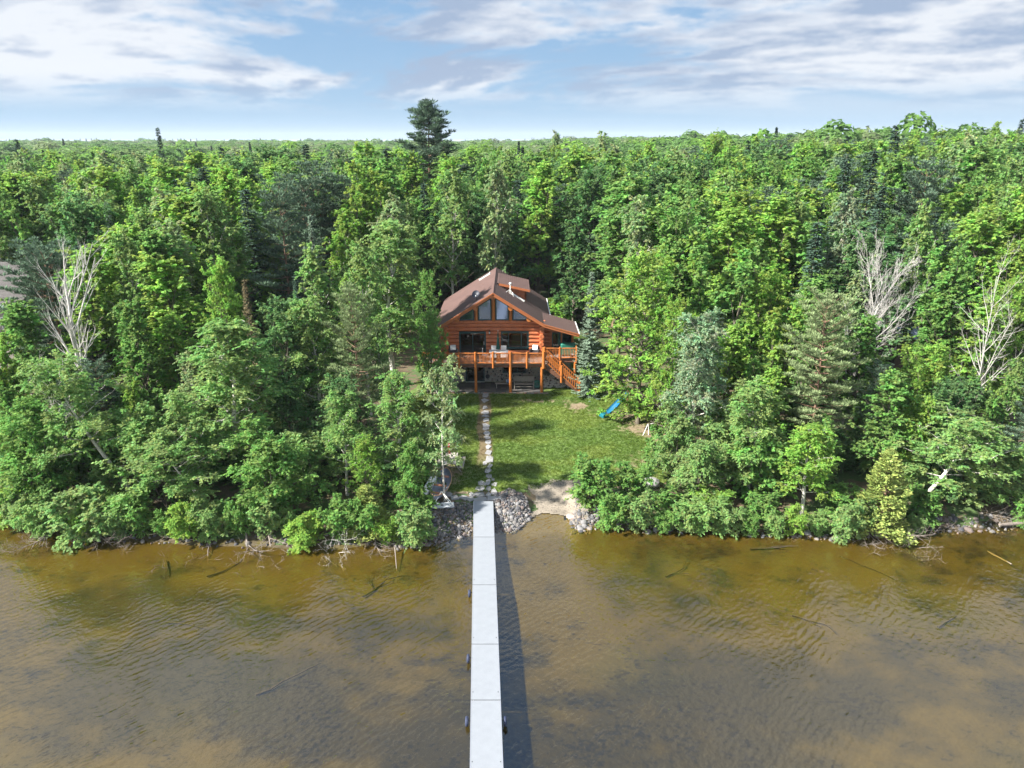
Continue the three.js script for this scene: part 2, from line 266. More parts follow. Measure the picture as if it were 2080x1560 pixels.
// ---------------------------------------------------------------- trees: tapered wood with limbs, crowns of folded leaves
const birchBark = dataTex(256, 512, (u, v, o) => {
  const n = tfbm(u, v, 6, 4, 3), dash = sstep(0.70, 0.78, tnoise(u * 0.5, v, 48, 6) * 0.7 + tnoise(u, v, 12, 9) * 0.3), scar = sstep(0.80, 0.88, tnoise(u, v, 9, 14)), k = 1 - 0.80 * Math.max(dash, scar) - 0.18 * n;
  put(o, 0.66 * k, 0.63 * k, 0.57 * k);
});
const greyBark = dataTex(256, 512, (u, v, o) => { const a = tfbm(u * 1, v * 0.25, 16, 4, 5), k = 0.55 + 0.9 * a; put(o, 0.135 * k, 0.115 * k, 0.090 * k); });
const pineBark = dataTex(256, 512, (u, v, o) => { const a = tfbm(u, v * 0.4, 14, 4, 8), k = 0.5 + a; put(o, 0.20 * k, 0.125 * k, 0.085 * k); });
const deadBark = dataTex(256, 512, (u, v, o) => { const a = tfbm(u, v * 0.2, 18, 4, 11), k = 0.6 + 0.8 * a; put(o, 0.44 * k, 0.425 * k, 0.40 * k); });
M.birch = std(0xffffff, 0.8, { map: birchBark }); M.bark = std(0xffffff, 0.9, { map: greyBark }); M.pineBark = std(0xffffff, 0.9, { map: pineBark }); M.dead = std(0xffffff, 0.9, { map: deadBark });
M.snag = std(rgb(1.12, 1.12, 1.13), 0.9, { map: deadBark }); M.darkDead = std(rgb(0.52, 0.46, 0.43), 0.9, { map: deadBark });
const leafMat = (r, g, b, t = 0.55) => new THREE.MeshPhysicalMaterial({ color: rgb(r * 1.62, g * 1.57, b * 1.80), vertexColors: true, roughness: 1, transmission: t, thickness: 0, specularIntensity: 0.15, side: THREE.DoubleSide });
// leaf colours of the kinds
const LEAF = { birch: leafMat(0.155, 0.258, 0.074), paleBirch: leafMat(0.190, 0.270, 0.112), maple: leafMat(0.168, 0.285, 0.050), brightMaple: leafMat(0.180, 0.305, 0.056), oak: leafMat(0.080, 0.165, 0.052), green: leafMat(0.122, 0.235, 0.054), alder: leafMat(0.155, 0.250, 0.078), aspen: leafMat(0.175, 0.250, 0.135), cedar: leafMat(0.150, 0.205, 0.050, 0.2), pine: leafMat(0.130, 0.180, 0.080, 0.15), whitePine: leafMat(0.070, 0.115, 0.070, 0.15), spruce: leafMat(0.042, 0.078, 0.048, 0.12), blueSpruce: leafMat(0.115, 0.165, 0.105, 0.15), rusty: leafMat(0.115, 0.100, 0.050, 0.15) };

function unit(r) { const z = r() * 2 - 1, a = r() * 6.2832, s = Math.sqrt(1 - z * z); return [s * Math.cos(a), z, s * Math.sin(a)]; }
function leaves(lf, cl, N, o, r) {                             // feathery sprays: leaves set along fine twigs that leave each branch end
  let W = 0; for (const c of cl) W += c.r * c.r;
  for (const c of cl) {
    const n = Math.round(N * c.r * c.r / W), tr = 0.84 + r() * 0.32, ty = 0.92 + r() * 0.2, m = Math.max(3, Math.round(n / (o.twig ?? 13)));
    for (let a = 0; a < m; a++) {
      const u = unit(r), fl = o.flat ?? 0.6, d = V(u[0] * 0.9 + (c.d ? c.d.x * 0.8 : 0), u[1] * fl + (o.lift ?? 0.22) + (c.d ? c.d.y * 0.5 : 0), u[2] * 0.9 + (c.d ? c.d.z * 0.8 : 0)).normalize(), L = c.r * (0.7 + r() * 1.1), sag = (o.droop || 0.12) * L * (0.6 + r()), q = Math.ceil(n / m), tv = tr * (0.86 + r() * 0.28);
      for (let k = 0; k < q; k++) {
        const f = 0.12 + 0.88 * (k + r()) / q, j = c.r * 0.16, x = c.p.x + d.x * L * f + (r() - 0.5) * 2 * j, y = c.p.y + d.y * L * f - sag * f * f + (r() - 0.5) * 1.4 * j, z = c.p.z + d.z * L * f + (r() - 0.5) * 2 * j;
        let nx = d.x * 0.35 + (r() - 0.5) * 1.1, ny = (o.up ?? 0.55) + 0.2 + (r() - 0.5) * 0.9, nz = d.z * 0.35 + (r() - 0.5) * 1.1, g = Math.hypot(nx, ny, nz) || 1; nx /= g; ny /= g; nz /= g;
        let tx = d.x + (r() - 0.5) * 1.4, t2 = d.y - (o.hang ?? 0.25) + (r() - 0.5) * 0.6, tz = d.z + (r() - 0.5) * 1.4; const dt = tx * nx + t2 * ny + tz * nz; tx -= dt * nx; t2 -= dt * ny; tz -= dt * nz; g = Math.hypot(tx, t2, tz) || 1; tx /= g; t2 /= g; tz /= g;
        const s = 0.65 + r() * 0.7, v = tv * (0.78 + r() * 0.44), yl = r();
        lf.leaf(x, y, z, tx, t2, tz, nx, ny, nz, o.leaf * s, o.leaf * s * (o.wide ?? 0.62), v * (0.88 + yl * 0.34) * (2 - ty), v * ty, v * (0.85 + 0.3 * (1 - yl)));
      }
    }
  }
}
function tree(wood, lf) { const l = lf.geo(), w = wood.geo(); l.computeBoundingBox(); return { wood: w, leaf: l, H: l.boundingBox.max.y * 0.985 }; }
function along(path, t) { const f = clamp(t, 0, 0.9999) * (path.length - 1), i = Math.floor(f); return path[i].clone().lerp(path[i + 1], f - i); }
function broadleaf(o, seed) {
  const r = rng(seed), wood = new GB(), lf = new GB(), cl = [], stems = o.stems || 1;
  for (let s = 0; s < stems; s++) {
    const sa = s / stems * 6.28 + r() * 2, spread = stems > 1 ? o.R * (o.spread ?? 0.35) * (0.6 + r() * 0.6) : 0, H = o.H * (s ? 0.72 + r() * 0.25 : 1), lean = (o.lean || 0);
    const path = [], rad = [], n = 9, ph = r() * 6.28, wob = o.wobble ?? 0.02;
    for (let k = 0; k < n; k++) { const t = k / (n - 1); path.push(V(Math.cos(sa) * spread * Math.pow(t, 0.8) + Math.sin(t * 5 + ph) * wob * H * t + lean * H * t, H * t, Math.sin(sa) * spread * Math.pow(t, 0.8) + Math.cos(t * 4.2 + ph) * wob * H * t)); rad.push(o.trunk * (stems > 1 ? 0.62 : 1) * Math.pow(1 - t * 0.94, 0.9) * (k === 0 ? 1.25 : 1)); }
    wood.tube(path, rad, 7);
    const nl = Math.round(o.limbs / stems), az0 = r() * 6.28;
    for (let k = 0; k < nl; k++) {
      const tt = (k + 0.3 + r() * 0.5) / nl, t = o.base + (0.97 - o.base) * tt, st = along(path, t), az = az0 + k * 2.4 + (r() - 0.5) * 0.7;
      const el = lerp(o.elLow ?? 0.25, o.elHigh ?? 1.05, tt) + (r() - 0.5) * 0.3, L = o.R * o.prof(tt) * (0.58 + r() * 0.72) * (stems > 1 ? 0.75 : 1);
      const d = V(Math.cos(az) * Math.cos(el), Math.sin(el), Math.sin(az) * Math.cos(el)), p = [], q = [], m = 5, r0 = Math.min(o.trunk * 0.5 * Math.pow(1 - t * 0.8, 0.8), 0.04 + L * 0.02);
      for (let j = 0; j < m; j++) { const f = j / (m - 1); p.push(st.clone().addScaledVector(d, L * f).add(V((r() - 0.5) * 0.12 * L * f, (o.curve ?? 0.12) * L * f * f, (r() - 0.5) * 0.12 * L * f))); q.push(r0 * (1 - 0.8 * f)); }
      wood.tube(p, q, 4);
      const nc = Math.max(2, Math.round((o.per ?? 5) * (0.5 + 0.5 * L / o.R)));
      for (let j = 0; j < nc; j++) {
        const f = 0.34 + 0.66 * (j + r() * 0.8) / nc, c = along(p, f), u = unit(r), off = (o.side ?? 0.3) * L * (0.35 + 0.65 * r()) * (1 - 0.55 * f + 0.1);
        const e = c.clone().add(V(u[0] * off, u[1] * off * 0.5 + 0.05 * L, u[2] * off));
        wood.tube([c, c.clone().lerp(e, 0.6).add(V(0, 0.04, 0)), e], [r0 * 0.35, r0 * 0.25, r0 * 0.12], 3);
        cl.push({ p: e, r: o.cl * (0.5 + r() * 0.8), d: e.clone().sub(st).normalize() });
      }
    }
    cl.push({ p: path[n - 1].clone(), r: o.cl * 0.8 }, { p: path[n - 2].clone(), r: o.cl });
  }
  leaves(lf, cl, o.N, o, r);
  return tree(wood, lf);
}
function spruce(o, seed) {
  const r = rng(seed), wood = new GB(), lf = new GB();
  wood.tube([V(0, 0, 0), V(0.03, o.H * 0.5, 0), V(0, o.H, 0)], [o.trunk, o.trunk * 0.55, 0.015], 6);
  const step = o.step ?? 0.36, nW = Math.floor(o.H * (1 - o.base) / step);
  for (let w = 0; w < nW; w++) {
    const t = w / nW, y0 = o.H * (o.base + (1 - o.base) * t), nb = o.nb ?? 7, az0 = r() * 6.28;
    for (let k = 0; k < nb; k++) {
      const az = az0 + k / nb * 6.28 + (r() - 0.5) * 0.6, L = Math.max(0.16, o.R * Math.pow(1 - t, 0.82) * (0.68 + r() * 0.5)); if (r() < (o.gap ?? 0.08)) continue;
      const el0 = lerp(-0.18, 0.75, Math.pow(t, 1.4)), y = y0 + (r() - 0.5) * step, pts = [], m = 4, ca = Math.cos(az), sa = Math.sin(az);
      for (let j = 0; j < m; j++) { const f = j / (m - 1), h = L * f * Math.cos(el0); pts.push(V(ca * h, y + L * f * Math.sin(el0) - 0.16 * L * Math.sin(f * 3.14), sa * h)); }
      wood.tube(pts, [0.012 + 0.006 * L, 0.012, 0.008, 0.004], 3);
      const ns = Math.max(3, Math.round(L / (o.gapS ?? 0.15))), cv = 0.75 + r() * 0.5;
      for (let j = 0; j < ns; j++) {
        const f = (j + 0.6) / ns, c = along(pts, f), wl = o.spray * (0.55 + 0.6 * (1 - f)) * (0.7 + r() * 0.5);
        for (const sd of [-1, 1, 0]) {
          const a2 = az + sd * (0.85 + (r() - 0.5) * 0.4), dx = Math.cos(a2), dz = Math.sin(a2), dy = -0.15 + (r() - 0.5) * 0.4, l = sd ? wl : wl * 0.8, mm = Math.hypot(dx, dy, dz);
          const v = cv * (0.7 + r() * 0.6), nx = (r() - 0.5) * 0.9, nz = (r() - 0.5) * 0.9, nm = Math.hypot(nx, 1, nz);
          lf.leaf(c.x + dx * l * 0.6, c.y + dy * l * 0.6, c.z + dz * l * 0.6, dx / mm, dy / mm, dz / mm, nx / nm, 1 / nm, nz / nm, l, l * (o.thin ?? 0.30), v, v, v);
        }
      }
    }
  }
  return tree(wood, lf);
}
function pine(o, seed) {                                       // whorls of upswept limbs that carry flat plumes of needles
  const r = rng(seed), wood = new GB(), lf = new GB(), path = [], rad = [], ph = r() * 6;
  for (let k = 0; k < 9; k++) { const t = k / 8; path.push(V(Math.sin(t * 4 + ph) * 0.012 * o.H * t, o.H * t, Math.cos(t * 3 + ph) * 0.012 * o.H * t)); rad.push(o.trunk * (1 - 0.93 * t)); }
  wood.tube(path, rad, 7);
  const nW = o.whorls;
  for (let w = 0; w < nW; w++) {
    const tt = (w + r() * 0.4) / nW, t = o.base + (1 - o.base) * tt, c0 = along(path, t), nb = 4 + Math.floor(r() * 2.4), a0 = r() * 6.28;
    for (let k = 0; k < nb; k++) {
      const az = a0 + k / nb * 6.28 + (r() - 0.5) * 0.6, L = o.R * o.prof(tt) * (0.45 + r() * 0.8), el = lerp(o.elLow ?? 0.0, 0.8, tt * tt) + (r() - 0.5) * 0.2, pts = [];
      if (L < 0.2) continue;
      for (let j = 0; j < 5; j++) { const f = j / 4; pts.push(c0.clone().add(V(Math.cos(az) * Math.cos(el) * L * f, Math.sin(el) * L * f + 0.16 * L * f * f, Math.sin(az) * Math.cos(el) * L * f))); }
      wood.tube(pts, [0.02 + 0.012 * L, 0.03, 0.022, 0.014, 0.006], 4);
      const nc = Math.max(2, Math.round(L * (o.plume ?? 2.4))), cv = 0.82 + r() * 0.36;
      for (let j = 0; j < nc; j++) {
        const f = 0.38 + 0.62 * (j + r()) / nc, c = along(pts, f), sd = (r() - 0.5) * 2 * (0.32 * L) * (1.15 - f), px = c.x - Math.sin(az) * sd, pz = c.z + Math.cos(az) * sd, py = c.y + (r() - 0.1) * 0.18, pr = o.cl * (0.6 + r() * 0.7);
        for (let q = 0; q < o.needles; q++) {
          const u = unit(r), e = Math.abs(u[1]) * 0.55 + 0.05, s = 0.4 + 0.6 * r(), cx = px + u[0] * pr * s, cy = py + e * pr * s * 0.6, cz = pz + u[2] * pr * s;
          const dx = u[0], dy = e + 0.35, dz = u[2], mm = Math.hypot(dx, dy, dz), nx = (r() - 0.5), ny = 0.8, nz = (r() - 0.5), nm = Math.hypot(nx, ny, nz), v = cv * (0.65 + r() * 0.7), l = o.leaf * (0.7 + r() * 0.6);
          lf.leaf(cx, cy, cz, dx / mm, dy / mm, dz / mm, nx / nm, ny / nm, nz / nm, l, l * (o.thin ?? 0.2), v * 1.02, v, v * 0.95);
        }
      }
    }
  }
  return tree(wood, lf);
}
function cedar(o, seed) {                                      // a dense cone of upright fans
  const r = rng(seed), wood = new GB(), lf = new GB();
  wood.tube([V(0, 0, 0), V(0.05, o.H * 0.5, 0.03), V(0, o.H * 0.97, 0)], [o.trunk, o.trunk * 0.6, 0.01], 6);
  for (let k = 0; k < o.clumps; k++) {
    const t = Math.pow(r(), 1.25), az = r() * 6.28, R = o.R * Math.pow(1 - t, 0.75) * (0.55 + 0.5 * vnoise(az * 1.4 + seed, t * 7)) * (0.55 + 0.5 * Math.sqrt(r())), cy = o.H * (0.03 + 0.95 * t), cx = Math.cos(az) * R, cz = Math.sin(az) * R, cv = 0.7 + r() * 0.6;
    wood.tube([V(0, cy - R * 0.15, 0), V(cx * 0.9, cy - 0.05, cz * 0.9)], [0.02, 0.006], 3);
    for (let q = 0; q < o.fans; q++) {
      const a = az + (r() - 0.5) * 2.2, dx = Math.cos(a), dz = Math.sin(a), dy = 0.35 + (r() - 0.5) * 0.9, mm = Math.hypot(dx, dy, dz), l = o.leaf * (0.6 + r() * 0.7), v = cv * (0.7 + r() * 0.6), y = r();
      const nx = -dz + (r() - 0.5) * 1.2, ny = (r() - 0.2) * 1.0, nz = dx + (r() - 0.5) * 1.2, nm = Math.hypot(nx, ny, nz);
      lf.leaf(cx + (r() - 0.5) * o.cl * 2, cy + (r() - 0.5) * o.cl * 1.6, cz + (r() - 0.5) * o.cl * 2, dx / mm, dy / mm, dz / mm, nx / nm, ny / nm, nz / nm, l, l * 0.45, v * (0.9 + 0.3 * y), v, v);
    }
  }
  return tree(wood, lf);
}
function bare(o, seed) {                                       // a leafless tree
  const r = rng(seed), wood = new GB();
  const grow = (p, d, L, rd, lvl) => {
    const n = lvl === 0 ? 8 : 5, pts = [p.clone()], q = [rd], dir = d.clone(); let c = p.clone();
    for (let k = 1; k < n; k++) { dir.add(V((r() - 0.5) * o.twist, (r() - 0.5) * o.twist + (o.rise ?? 0.06), (r() - 0.5) * o.twist)).normalize(); c = c.clone().addScaledVector(dir, L / (n - 1)); pts.push(c); q.push(rd * (1 - (lvl === 0 ? 0.72 : 0.82) * k / (n - 1))); }
    wood.tube(pts, q, lvl < 2 ? 6 : lvl < 3 ? 4 : 3);
    if (lvl >= o.levels) return;
    const nb = o.n[lvl];
    for (let k = 0; k < nb; k++) {
      const f = lerp(lvl === 0 ? o.from : 0.22, 1, (k + r() * 0.7) / nb), s = along(pts, f), tdir = along(pts, Math.min(1, f + 0.05)).sub(s); if (tdir.lengthSq() < 1e-8) tdir.copy(dir); tdir.normalize();
      const u = V(...unit(r)); u.addScaledVector(tdir, -u.dot(tdir)).normalize();
      const nd = tdir.clone().multiplyScalar(Math.cos(o.angle)).addScaledVector(u, Math.sin(o.angle) * (0.7 + r() * 0.5)).normalize();
      grow(s, nd, L * o.ratio * (0.6 + r() * 0.7) * (1.15 - 0.5 * f), Math.max(0.0065, rd * (1 - 0.7 * f) * 0.6), lvl + 1);
    }
  };
  grow(V(0, 0, 0), V(o.lean || 0, 1, 0).normalize(), o.H, o.trunk, 0);
  const w = wood.geo(); w.computeBoundingBox(); return { wood: w, H: w.boundingBox.max.y };
}
const oval = (t) => 0.25 + 0.75 * Math.sqrt(Math.max(0, 1 - Math.pow((t - 0.38) / 0.66, 2)));
const egg = (t) => 0.2 + 0.8 * Math.sqrt(Math.max(0, 1 - Math.pow((t - 0.25) / 0.78, 2)));
const dome = (t) => Math.sqrt(Math.max(0.02, 1 - t * t * 0.94));
const K = {};
// near kinds: leaves of hand size
K.birch = [1, 2, 3].map((k) => broadleaf({ H: 11, R: 2.2, base: 0.22, trunk: 0.14, limbs: 32, per: 9, side: 0.4, cl: 0.40, flat: 1.15, droop: 0.35, hang: 0.9, up: 0.25, elLow: 0.6, elHigh: 1.3, curve: 0.02, wobble: 0.03, leaf: 0.070, wide: 0.6, N: 26000, prof: oval }, 100 + k));
K.airy = [broadleaf({ H: 9, R: 2.0, base: 0.22, trunk: 0.09, limbs: 26, per: 6, cl: 0.36, flat: 0.8, droop: 0.3, hang: 0.8, up: 0.3, elLow: 0.3, elHigh: 1.0, curve: 0.0, leaf: 0.070, N: 16000, prof: oval }, 131)];
K.leaner = [1, 2].map((k) => broadleaf({ H: 9, R: 2.9, base: 0.42, lean: 0.34, trunk: 0.15, limbs: 26, per: 9, side: 0.4, cl: 0.42, flat: 0.8, droop: 0.3, hang: 0.7, up: 0.35, elLow: 0.15, elHigh: 1.1, wobble: 0.02, leaf: 0.074, wide: 0.62, N: 21000, prof: oval }, 150 + k));
K.maple = [1, 2].map((k) => broadleaf({ H: 12, R: 3.7, base: 0.14, trunk: 0.18, limbs: 40, per: 10, side: 0.42, cl: 0.50, flat: 0.5, up: 0.85, hang: 0.2, elLow: 0.2, elHigh: 1.25, curve: 0.1, leaf: 0.092, wide: 0.78, N: 27000, prof: egg }, 200 + k));
K.lowMaple = [broadleaf({ H: 12, R: 4.6, base: 0.07, trunk: 0.2, limbs: 60, per: 11, side: 0.42, cl: 0.50, flat: 0.40, up: 0.9, hang: 0.2, elLow: -0.12, elHigh: 1.15, curve: 0.06, leaf: 0.092, wide: 0.78, N: 46000, prof: (t) => egg(t) * (0.62 + 0.38 * sstep(0, 0.3, t)) }, 231)];
K.alder = [1, 2].map((k) => broadleaf({ H: 6.5, R: 2.4, base: 0.05, stems: 4, spread: 0.5, trunk: 0.11, limbs: 48, per: 8, side: 0.45, cl: 0.42, flat: 0.95, droop: 0.2, hang: 0.5, up: 0.5, elLow: 0.25, elHigh: 1.25, leaf: 0.076, wide: 0.66, N: 25000, prof: dome }, 240 + k));
K.shrub = [1, 2].map((k) => broadleaf({ H: 3.6, R: 1.35, base: 0.03, stems: 7, spread: 0.6, trunk: 0.045, limbs: 56, per: 4, side: 0.4, cl: 0.28, flat: 0.95, up: 0.4, hang: 0.3, elLow: 0.1, elHigh: 1.25, leaf: 0.068, wide: 0.62, N: 11000, prof: (t) => 0.35 + 0.65 * (1 - t) }, 270 + k));
K.cedar = [1, 2].map((k) => cedar({ H: 5, R: 1.8, trunk: 0.12, clumps: 260, fans: 40, cl: 0.22, leaf: 0.105 }, 300 + k));
K.redPine = [1, 2].map((k) => pine({ H: 13, R: 3.0, base: 0.28, trunk: 0.17, whorls: 20, prof: oval, cl: 0.46, needles: 40, leaf: 0.15, thin: 0.19, plume: 2.4 }, 320 + k));
K.spruce = [1, 2].map((k) => spruce({ H: 13, R: 2.4, base: 0.04, trunk: 0.15, spray: 0.26, nb: 8, gap: 0.06 }, 340 + k));
// farther kinds: leaf clumps
K.farMaple = [1, 2, 3].map((k) => broadleaf({ H: 17, R: 3.7, base: 0.24, trunk: 0.22, limbs: 36, per: 8, side: 0.4, cl: 0.66, flat: 0.8, up: 0.75, elLow: 0.4, elHigh: 1.32, leaf: 0.17, wide: 0.75, N: 12500, prof: egg }, 400 + k));
K.oak = [1, 2].map((k) => broadleaf({ H: 16, R: 5.4, base: 0.12, trunk: 0.28, limbs: 44, per: 9, side: 0.38, cl: 0.85, flat: 0.85, up: 0.6, elLow: 0.25, elHigh: 1.3, leaf: 0.18, wide: 0.75, N: 15000, prof: (t) => oval(t * 0.92) }, 420 + k));
K.farBirch = [1, 2].map((k) => broadleaf({ H: 16, R: 2.8, base: 0.28, trunk: 0.17, limbs: 34, per: 8, side: 0.4, cl: 0.5, flat: 1.25, droop: 0.3, hang: 0.8, up: 0.3, elLow: 0.6, elHigh: 1.35, leaf: 0.13, wide: 0.64, N: 12500, prof: oval }, 440 + k));
K.column = [1, 2].map((k) => broadleaf({ H: 17, R: 4.2, base: 0.16, trunk: 0.2, stems: 6, spread: 0.66, limbs: 66, per: 5, cl: 0.55, flat: 1.6, up: 0.35, elLow: 0.95, elHigh: 1.4, curve: 0.3, leaf: 0.16, wide: 0.72, N: 14000, prof: (t) => 0.72 * egg(t) }, 460 + k));
K.farSpruce = [1, 2].map((k) => spruce({ H: 18, R: 2.4, base: 0.05, trunk: 0.2, spray: 0.42, nb: 7, step: 0.5, gapS: 0.28, thin: 0.32 }, 480 + k));
K.whitePine = [1, 2].map((k) => pine({ H: 18, R: 4.0, base: 0.22, trunk: 0.26, whorls: 17, prof: oval, cl: 0.7, needles: 34, leaf: 0.22, thin: 0.26, plume: 1.8 }, 500 + k));
K.tallPine = [pine({ H: 26, R: 5.6, base: 0.55, trunk: 0.38, whorls: 19, prof: (t) => 0.14 + 0.86 * Math.pow(1 - t, 0.72), cl: 0.9, needles: 40, leaf: 0.26, thin: 0.28, plume: 1.6, elLow: 0.05 }, 511)];
K.snag = [bare({ H: 7.6, trunk: 0.22, levels: 3, n: [11, 6, 4], from: 0.36, ratio: 0.52, angle: 0.62, twist: 0.16, rise: 0.08, lean: -0.1 }, 601)];
K.bare = [bare({ H: 8.2, trunk: 0.10, levels: 4, n: [20, 8, 6, 3], from: 0.24, ratio: 0.46, angle: 0.72, twist: 0.16, rise: 0.10, lean: 0.16 }, 612)];
K.thinBare = [bare({ H: 12, trunk: 0.09, levels: 3, n: [20, 7, 4], from: 0.25, ratio: 0.32, angle: 0.85, twist: 0.2, rise: 0.02 }, 622)];
K.driftBranch = [1, 2].map((k) => bare({ H: 3.2, trunk: 0.05, levels: 3, n: [24, 7, 3], from: 0.10, ratio: 0.5, angle: 0.85, twist: 0.3, rise: -0.02 }, 640 + k));

// one tree: a group at its foot with trunk and crown
function plant(kind, which, mats, x, z, H, label, opt = {}) {
  const pr = K[kind][which % K[kind].length], g = thing(opt.name || 'tree', label, opt.cat || 'tree', [x, terrain(x, z) - 0.05 + (opt.lift || 0), z], opt.turn ?? 0, opt.group), s = H / pr.H, w = s * (opt.wide ?? 1);
  g.scale.set(w, s, w); if (opt.lean) { g.rotation.order = 'ZXY'; g.rotation.z = opt.lean; } if (opt.tip) { g.rotation.order = 'ZXY'; g.rotation.x = opt.tip; }
  part(g, 'trunk', pr.wood, mats[0]);
  if (pr.leaf) part(g, 'crown', pr.leaf, mats[1], 'stuff');
  return g;
}

// ---------------------------------------------------------------- the trees one can tell apart
const SP = {   // kind -> object name, bark, leaf
  birch: ['birch_tree', M.birch, LEAF.birch], airy: ['birch_tree', M.birch, LEAF.birch], maple: ['maple_tree', M.bark, LEAF.maple], leaner: ['birch_tree', M.birch, LEAF.birch], lowMaple: ['maple_tree', M.bark, LEAF.maple], alder: ['alder_tree', M.bark, LEAF.alder], shrub: ['shrub', M.bark, LEAF.green], cedar: ['cedar_tree', M.pineBark, LEAF.cedar], redPine: ['pine_tree', M.pineBark, LEAF.pine], spruce: ['spruce_tree', M.bark, LEAF.spruce],
  farMaple: ['maple_tree', M.bark, LEAF.maple], oak: ['oak_tree', M.bark, LEAF.oak], farBirch: ['birch_tree', M.birch, LEAF.birch], column: ['hardwood_tree', M.bark, LEAF.green], farSpruce: ['spruce_tree', M.bark, LEAF.spruce], whitePine: ['white_pine_tree', M.pineBark, LEAF.whitePine], tallPine: ['white_pine_tree', M.pineBark, LEAF.whitePine], snag: ['dead_tree', M.snag], bare: ['bare_tree', M.snag], thinBare: ['bare_tree', M.dead],
};
const occupied = [];
const FR = rng(71);
// px: column of the trunk; top: row of the tip; D: metres from the camera; half: half width of the crown in pixels
function hero(kind, px, top, D, half, label, o = {}) {
  const tip = away(px, top, D), foot = V(tip.x, 0, tip.z), gy = terrain(foot.x, foot.z), H = Math.max(1, tip.y - gy), depth = D * Math.cos(PITCH) + (EYE - gy - H / 2) * Math.sin(PITCH), [name, bark, leaf] = SP[kind];
  const pr = K[kind][(o.v || 0) % K[kind].length]; if (!pr.W) { pr.wood.computeBoundingBox(); const bb = (pr.leaf || pr.wood); bb.computeBoundingBox(); pr.W = (bb.boundingBox.max.x - bb.boundingBox.min.x + bb.boundingBox.max.z - bb.boundingBox.min.z) / 4; }
  const wide = clamp((half * depth / FOCAL) / (pr.W * H / pr.H), 0.55, 1.9);
  occupied.push([foot.x, foot.z, half * depth / FOCAL * 0.75]);
  return plant(kind, o.v || 0, [o.bark || bark, o.leaf || leaf], foot.x, foot.z, H, label, { name, cat: kind === 'shrub' ? 'shrub' : 'tree', wide, turn: o.turn ?? FR() * 6.28, group: o.group, lean: o.lean, tip: o.tip, lift: o.lift });
}
const L = LEAF;
// left shore, nearest first
hero('alder', 30, 800, 39.2, 95, 'leafy tree cut by the left frame edge at the shoreline', { leaf: L.green });
hero('leaner', 215, 705, 40.2, 120, 'birch with leaning white trunk near the left shore corner', { v: 1, leaf: L.birch, turn: 3.2 });
hero('shrub', 165, 985, 36.7, 105, 'grey green shrub spreading over the water at far left', { leaf: L.alder, tip: 0.25 });
hero('alder', 300, 800, 39.0, 110, 'broad tree with drooping boughs beside the leaning left birch', { v: 1, leaf: L.birch });
hero('leaner', 415, 880, 37.6, 110, 'low light green birch drooping to the water left of roots', { leaf: L.birch, turn: 3.0 });
hero('birch', 445, 655, 42.5, 130, 'large multi-branched birch crowning the left shore', { v: 0, leaf: L.birch });
hero('alder', 545, 850, 37.8, 100, 'deep green rounded tree above the grey shoreline roots', { v: 1, leaf: L.green });
hero('maple', 437, 520, 50, 62, 'small bright maple rising pointed behind the left shore birches', { leaf: L.brightMaple });
hero('birch', 625, 605, 48, 78, 'tall birch with forked white trunk left of the pine', { v: 2, leaf: L.birch });
hero('redPine', 712, 580, 46.5, 66, 'thin pine with reddish trunk left of the cabin', { leaf: L.pine });
hero('birch', 688, 790, 40.5, 62, 'slender birch left of the leaning light green birch', { v: 1, leaf: L.birch });
hero('birch', 792, 755, 41, 68, 'light green birch with leaning white trunk near the dock', { v: 0, leaf: L.birch, lean: -0.06 });
hero('maple', 735, 885, 38.6, 55, 'small yellow green maple low in front of the birches', { v: 1, leaf: L.maple });
hero('cedar', 742, 985, 36.6, 58, 'olive green cedar bush leaning over water left of dock', {});
hero('alder', 832, 905, 37.9, 50, 'dark leafy tree at the riprap left of the dock', { leaf: L.green });
hero('airy', 893, 725, 39.6, 60, 'slim airy birch with straight white trunk beside the canoe', { leaf: L.paleBirch });
hero('shrub', 612, 1055, 35.6, 55, 'light green shrub hanging over the water below the cedar', { v: 1, leaf: L.maple, tip: 0.35 });
hero('shrub', 850, 1010, 37.2, 45, 'dense low shrub on the stones left of the dock', { v: 1, leaf: L.green });
hero('shrub', 440, 1015, 36.6, 70, 'low green shrub above the pale shoreline roots', { leaf: L.birch, tip: 0.2 });
hero('shrub', 250, 1000, 37.2, 60, 'dark shrub in the shade between two left shore trees', { v: 1, leaf: L.green });
hero('spruce', 496, 572, 46, 32, 'browning spruce spire behind the left shore birch', { leaf: L.rusty });
hero('snag', 108, 462, 48, 72, 'white dead snag with upswept bare limbs in front of the grey roof', { turn: 2.2 });
hero('thinBare', 95, 700, 42.5, 45, 'broken pale dead top poking out of the left shore trees', { turn: 0.6 });
// left, second rank
hero('birch', 782, 446, 59.5, 100, 'wide light green birch beside the left wall of the cabin', { v: 2, leaf: L.birch });
hero('maple', 872, 628, 54.5, 36, 'broad dark maple branch mass touching the cabin left eave', { leaf: L.green });
hero('maple', 868, 545, 57.2, 46, 'dark green maple standing at the left end of the deck', { v: 1, leaf: L.green });
hero('whitePine', 560, 352, 68, 85, 'grey green white pine in the left middle forest', { leaf: L.whitePine });
hero('farMaple', 365, 372, 66, 105, 'large sunlit yellow green maple left of the grey pine', { leaf: L.brightMaple });
hero('farBirch', 330, 448, 58, 85, 'soft grey green birch in front of the sunlit left maple', { leaf: L.paleBirch });
hero('farBirch', 170, 382, 76, 78, 'pale birch with slanting white stems behind the snag', { v: 1, leaf: L.paleBirch });
hero('spruce', 216, 415, 64, 36, 'blue green spruce right of the pale birch', { leaf: L.blueSpruce });
hero('farBirch', 690, 425, 74, 60, 'bright green poplar in front of the dark round oak', { leaf: L.maple });
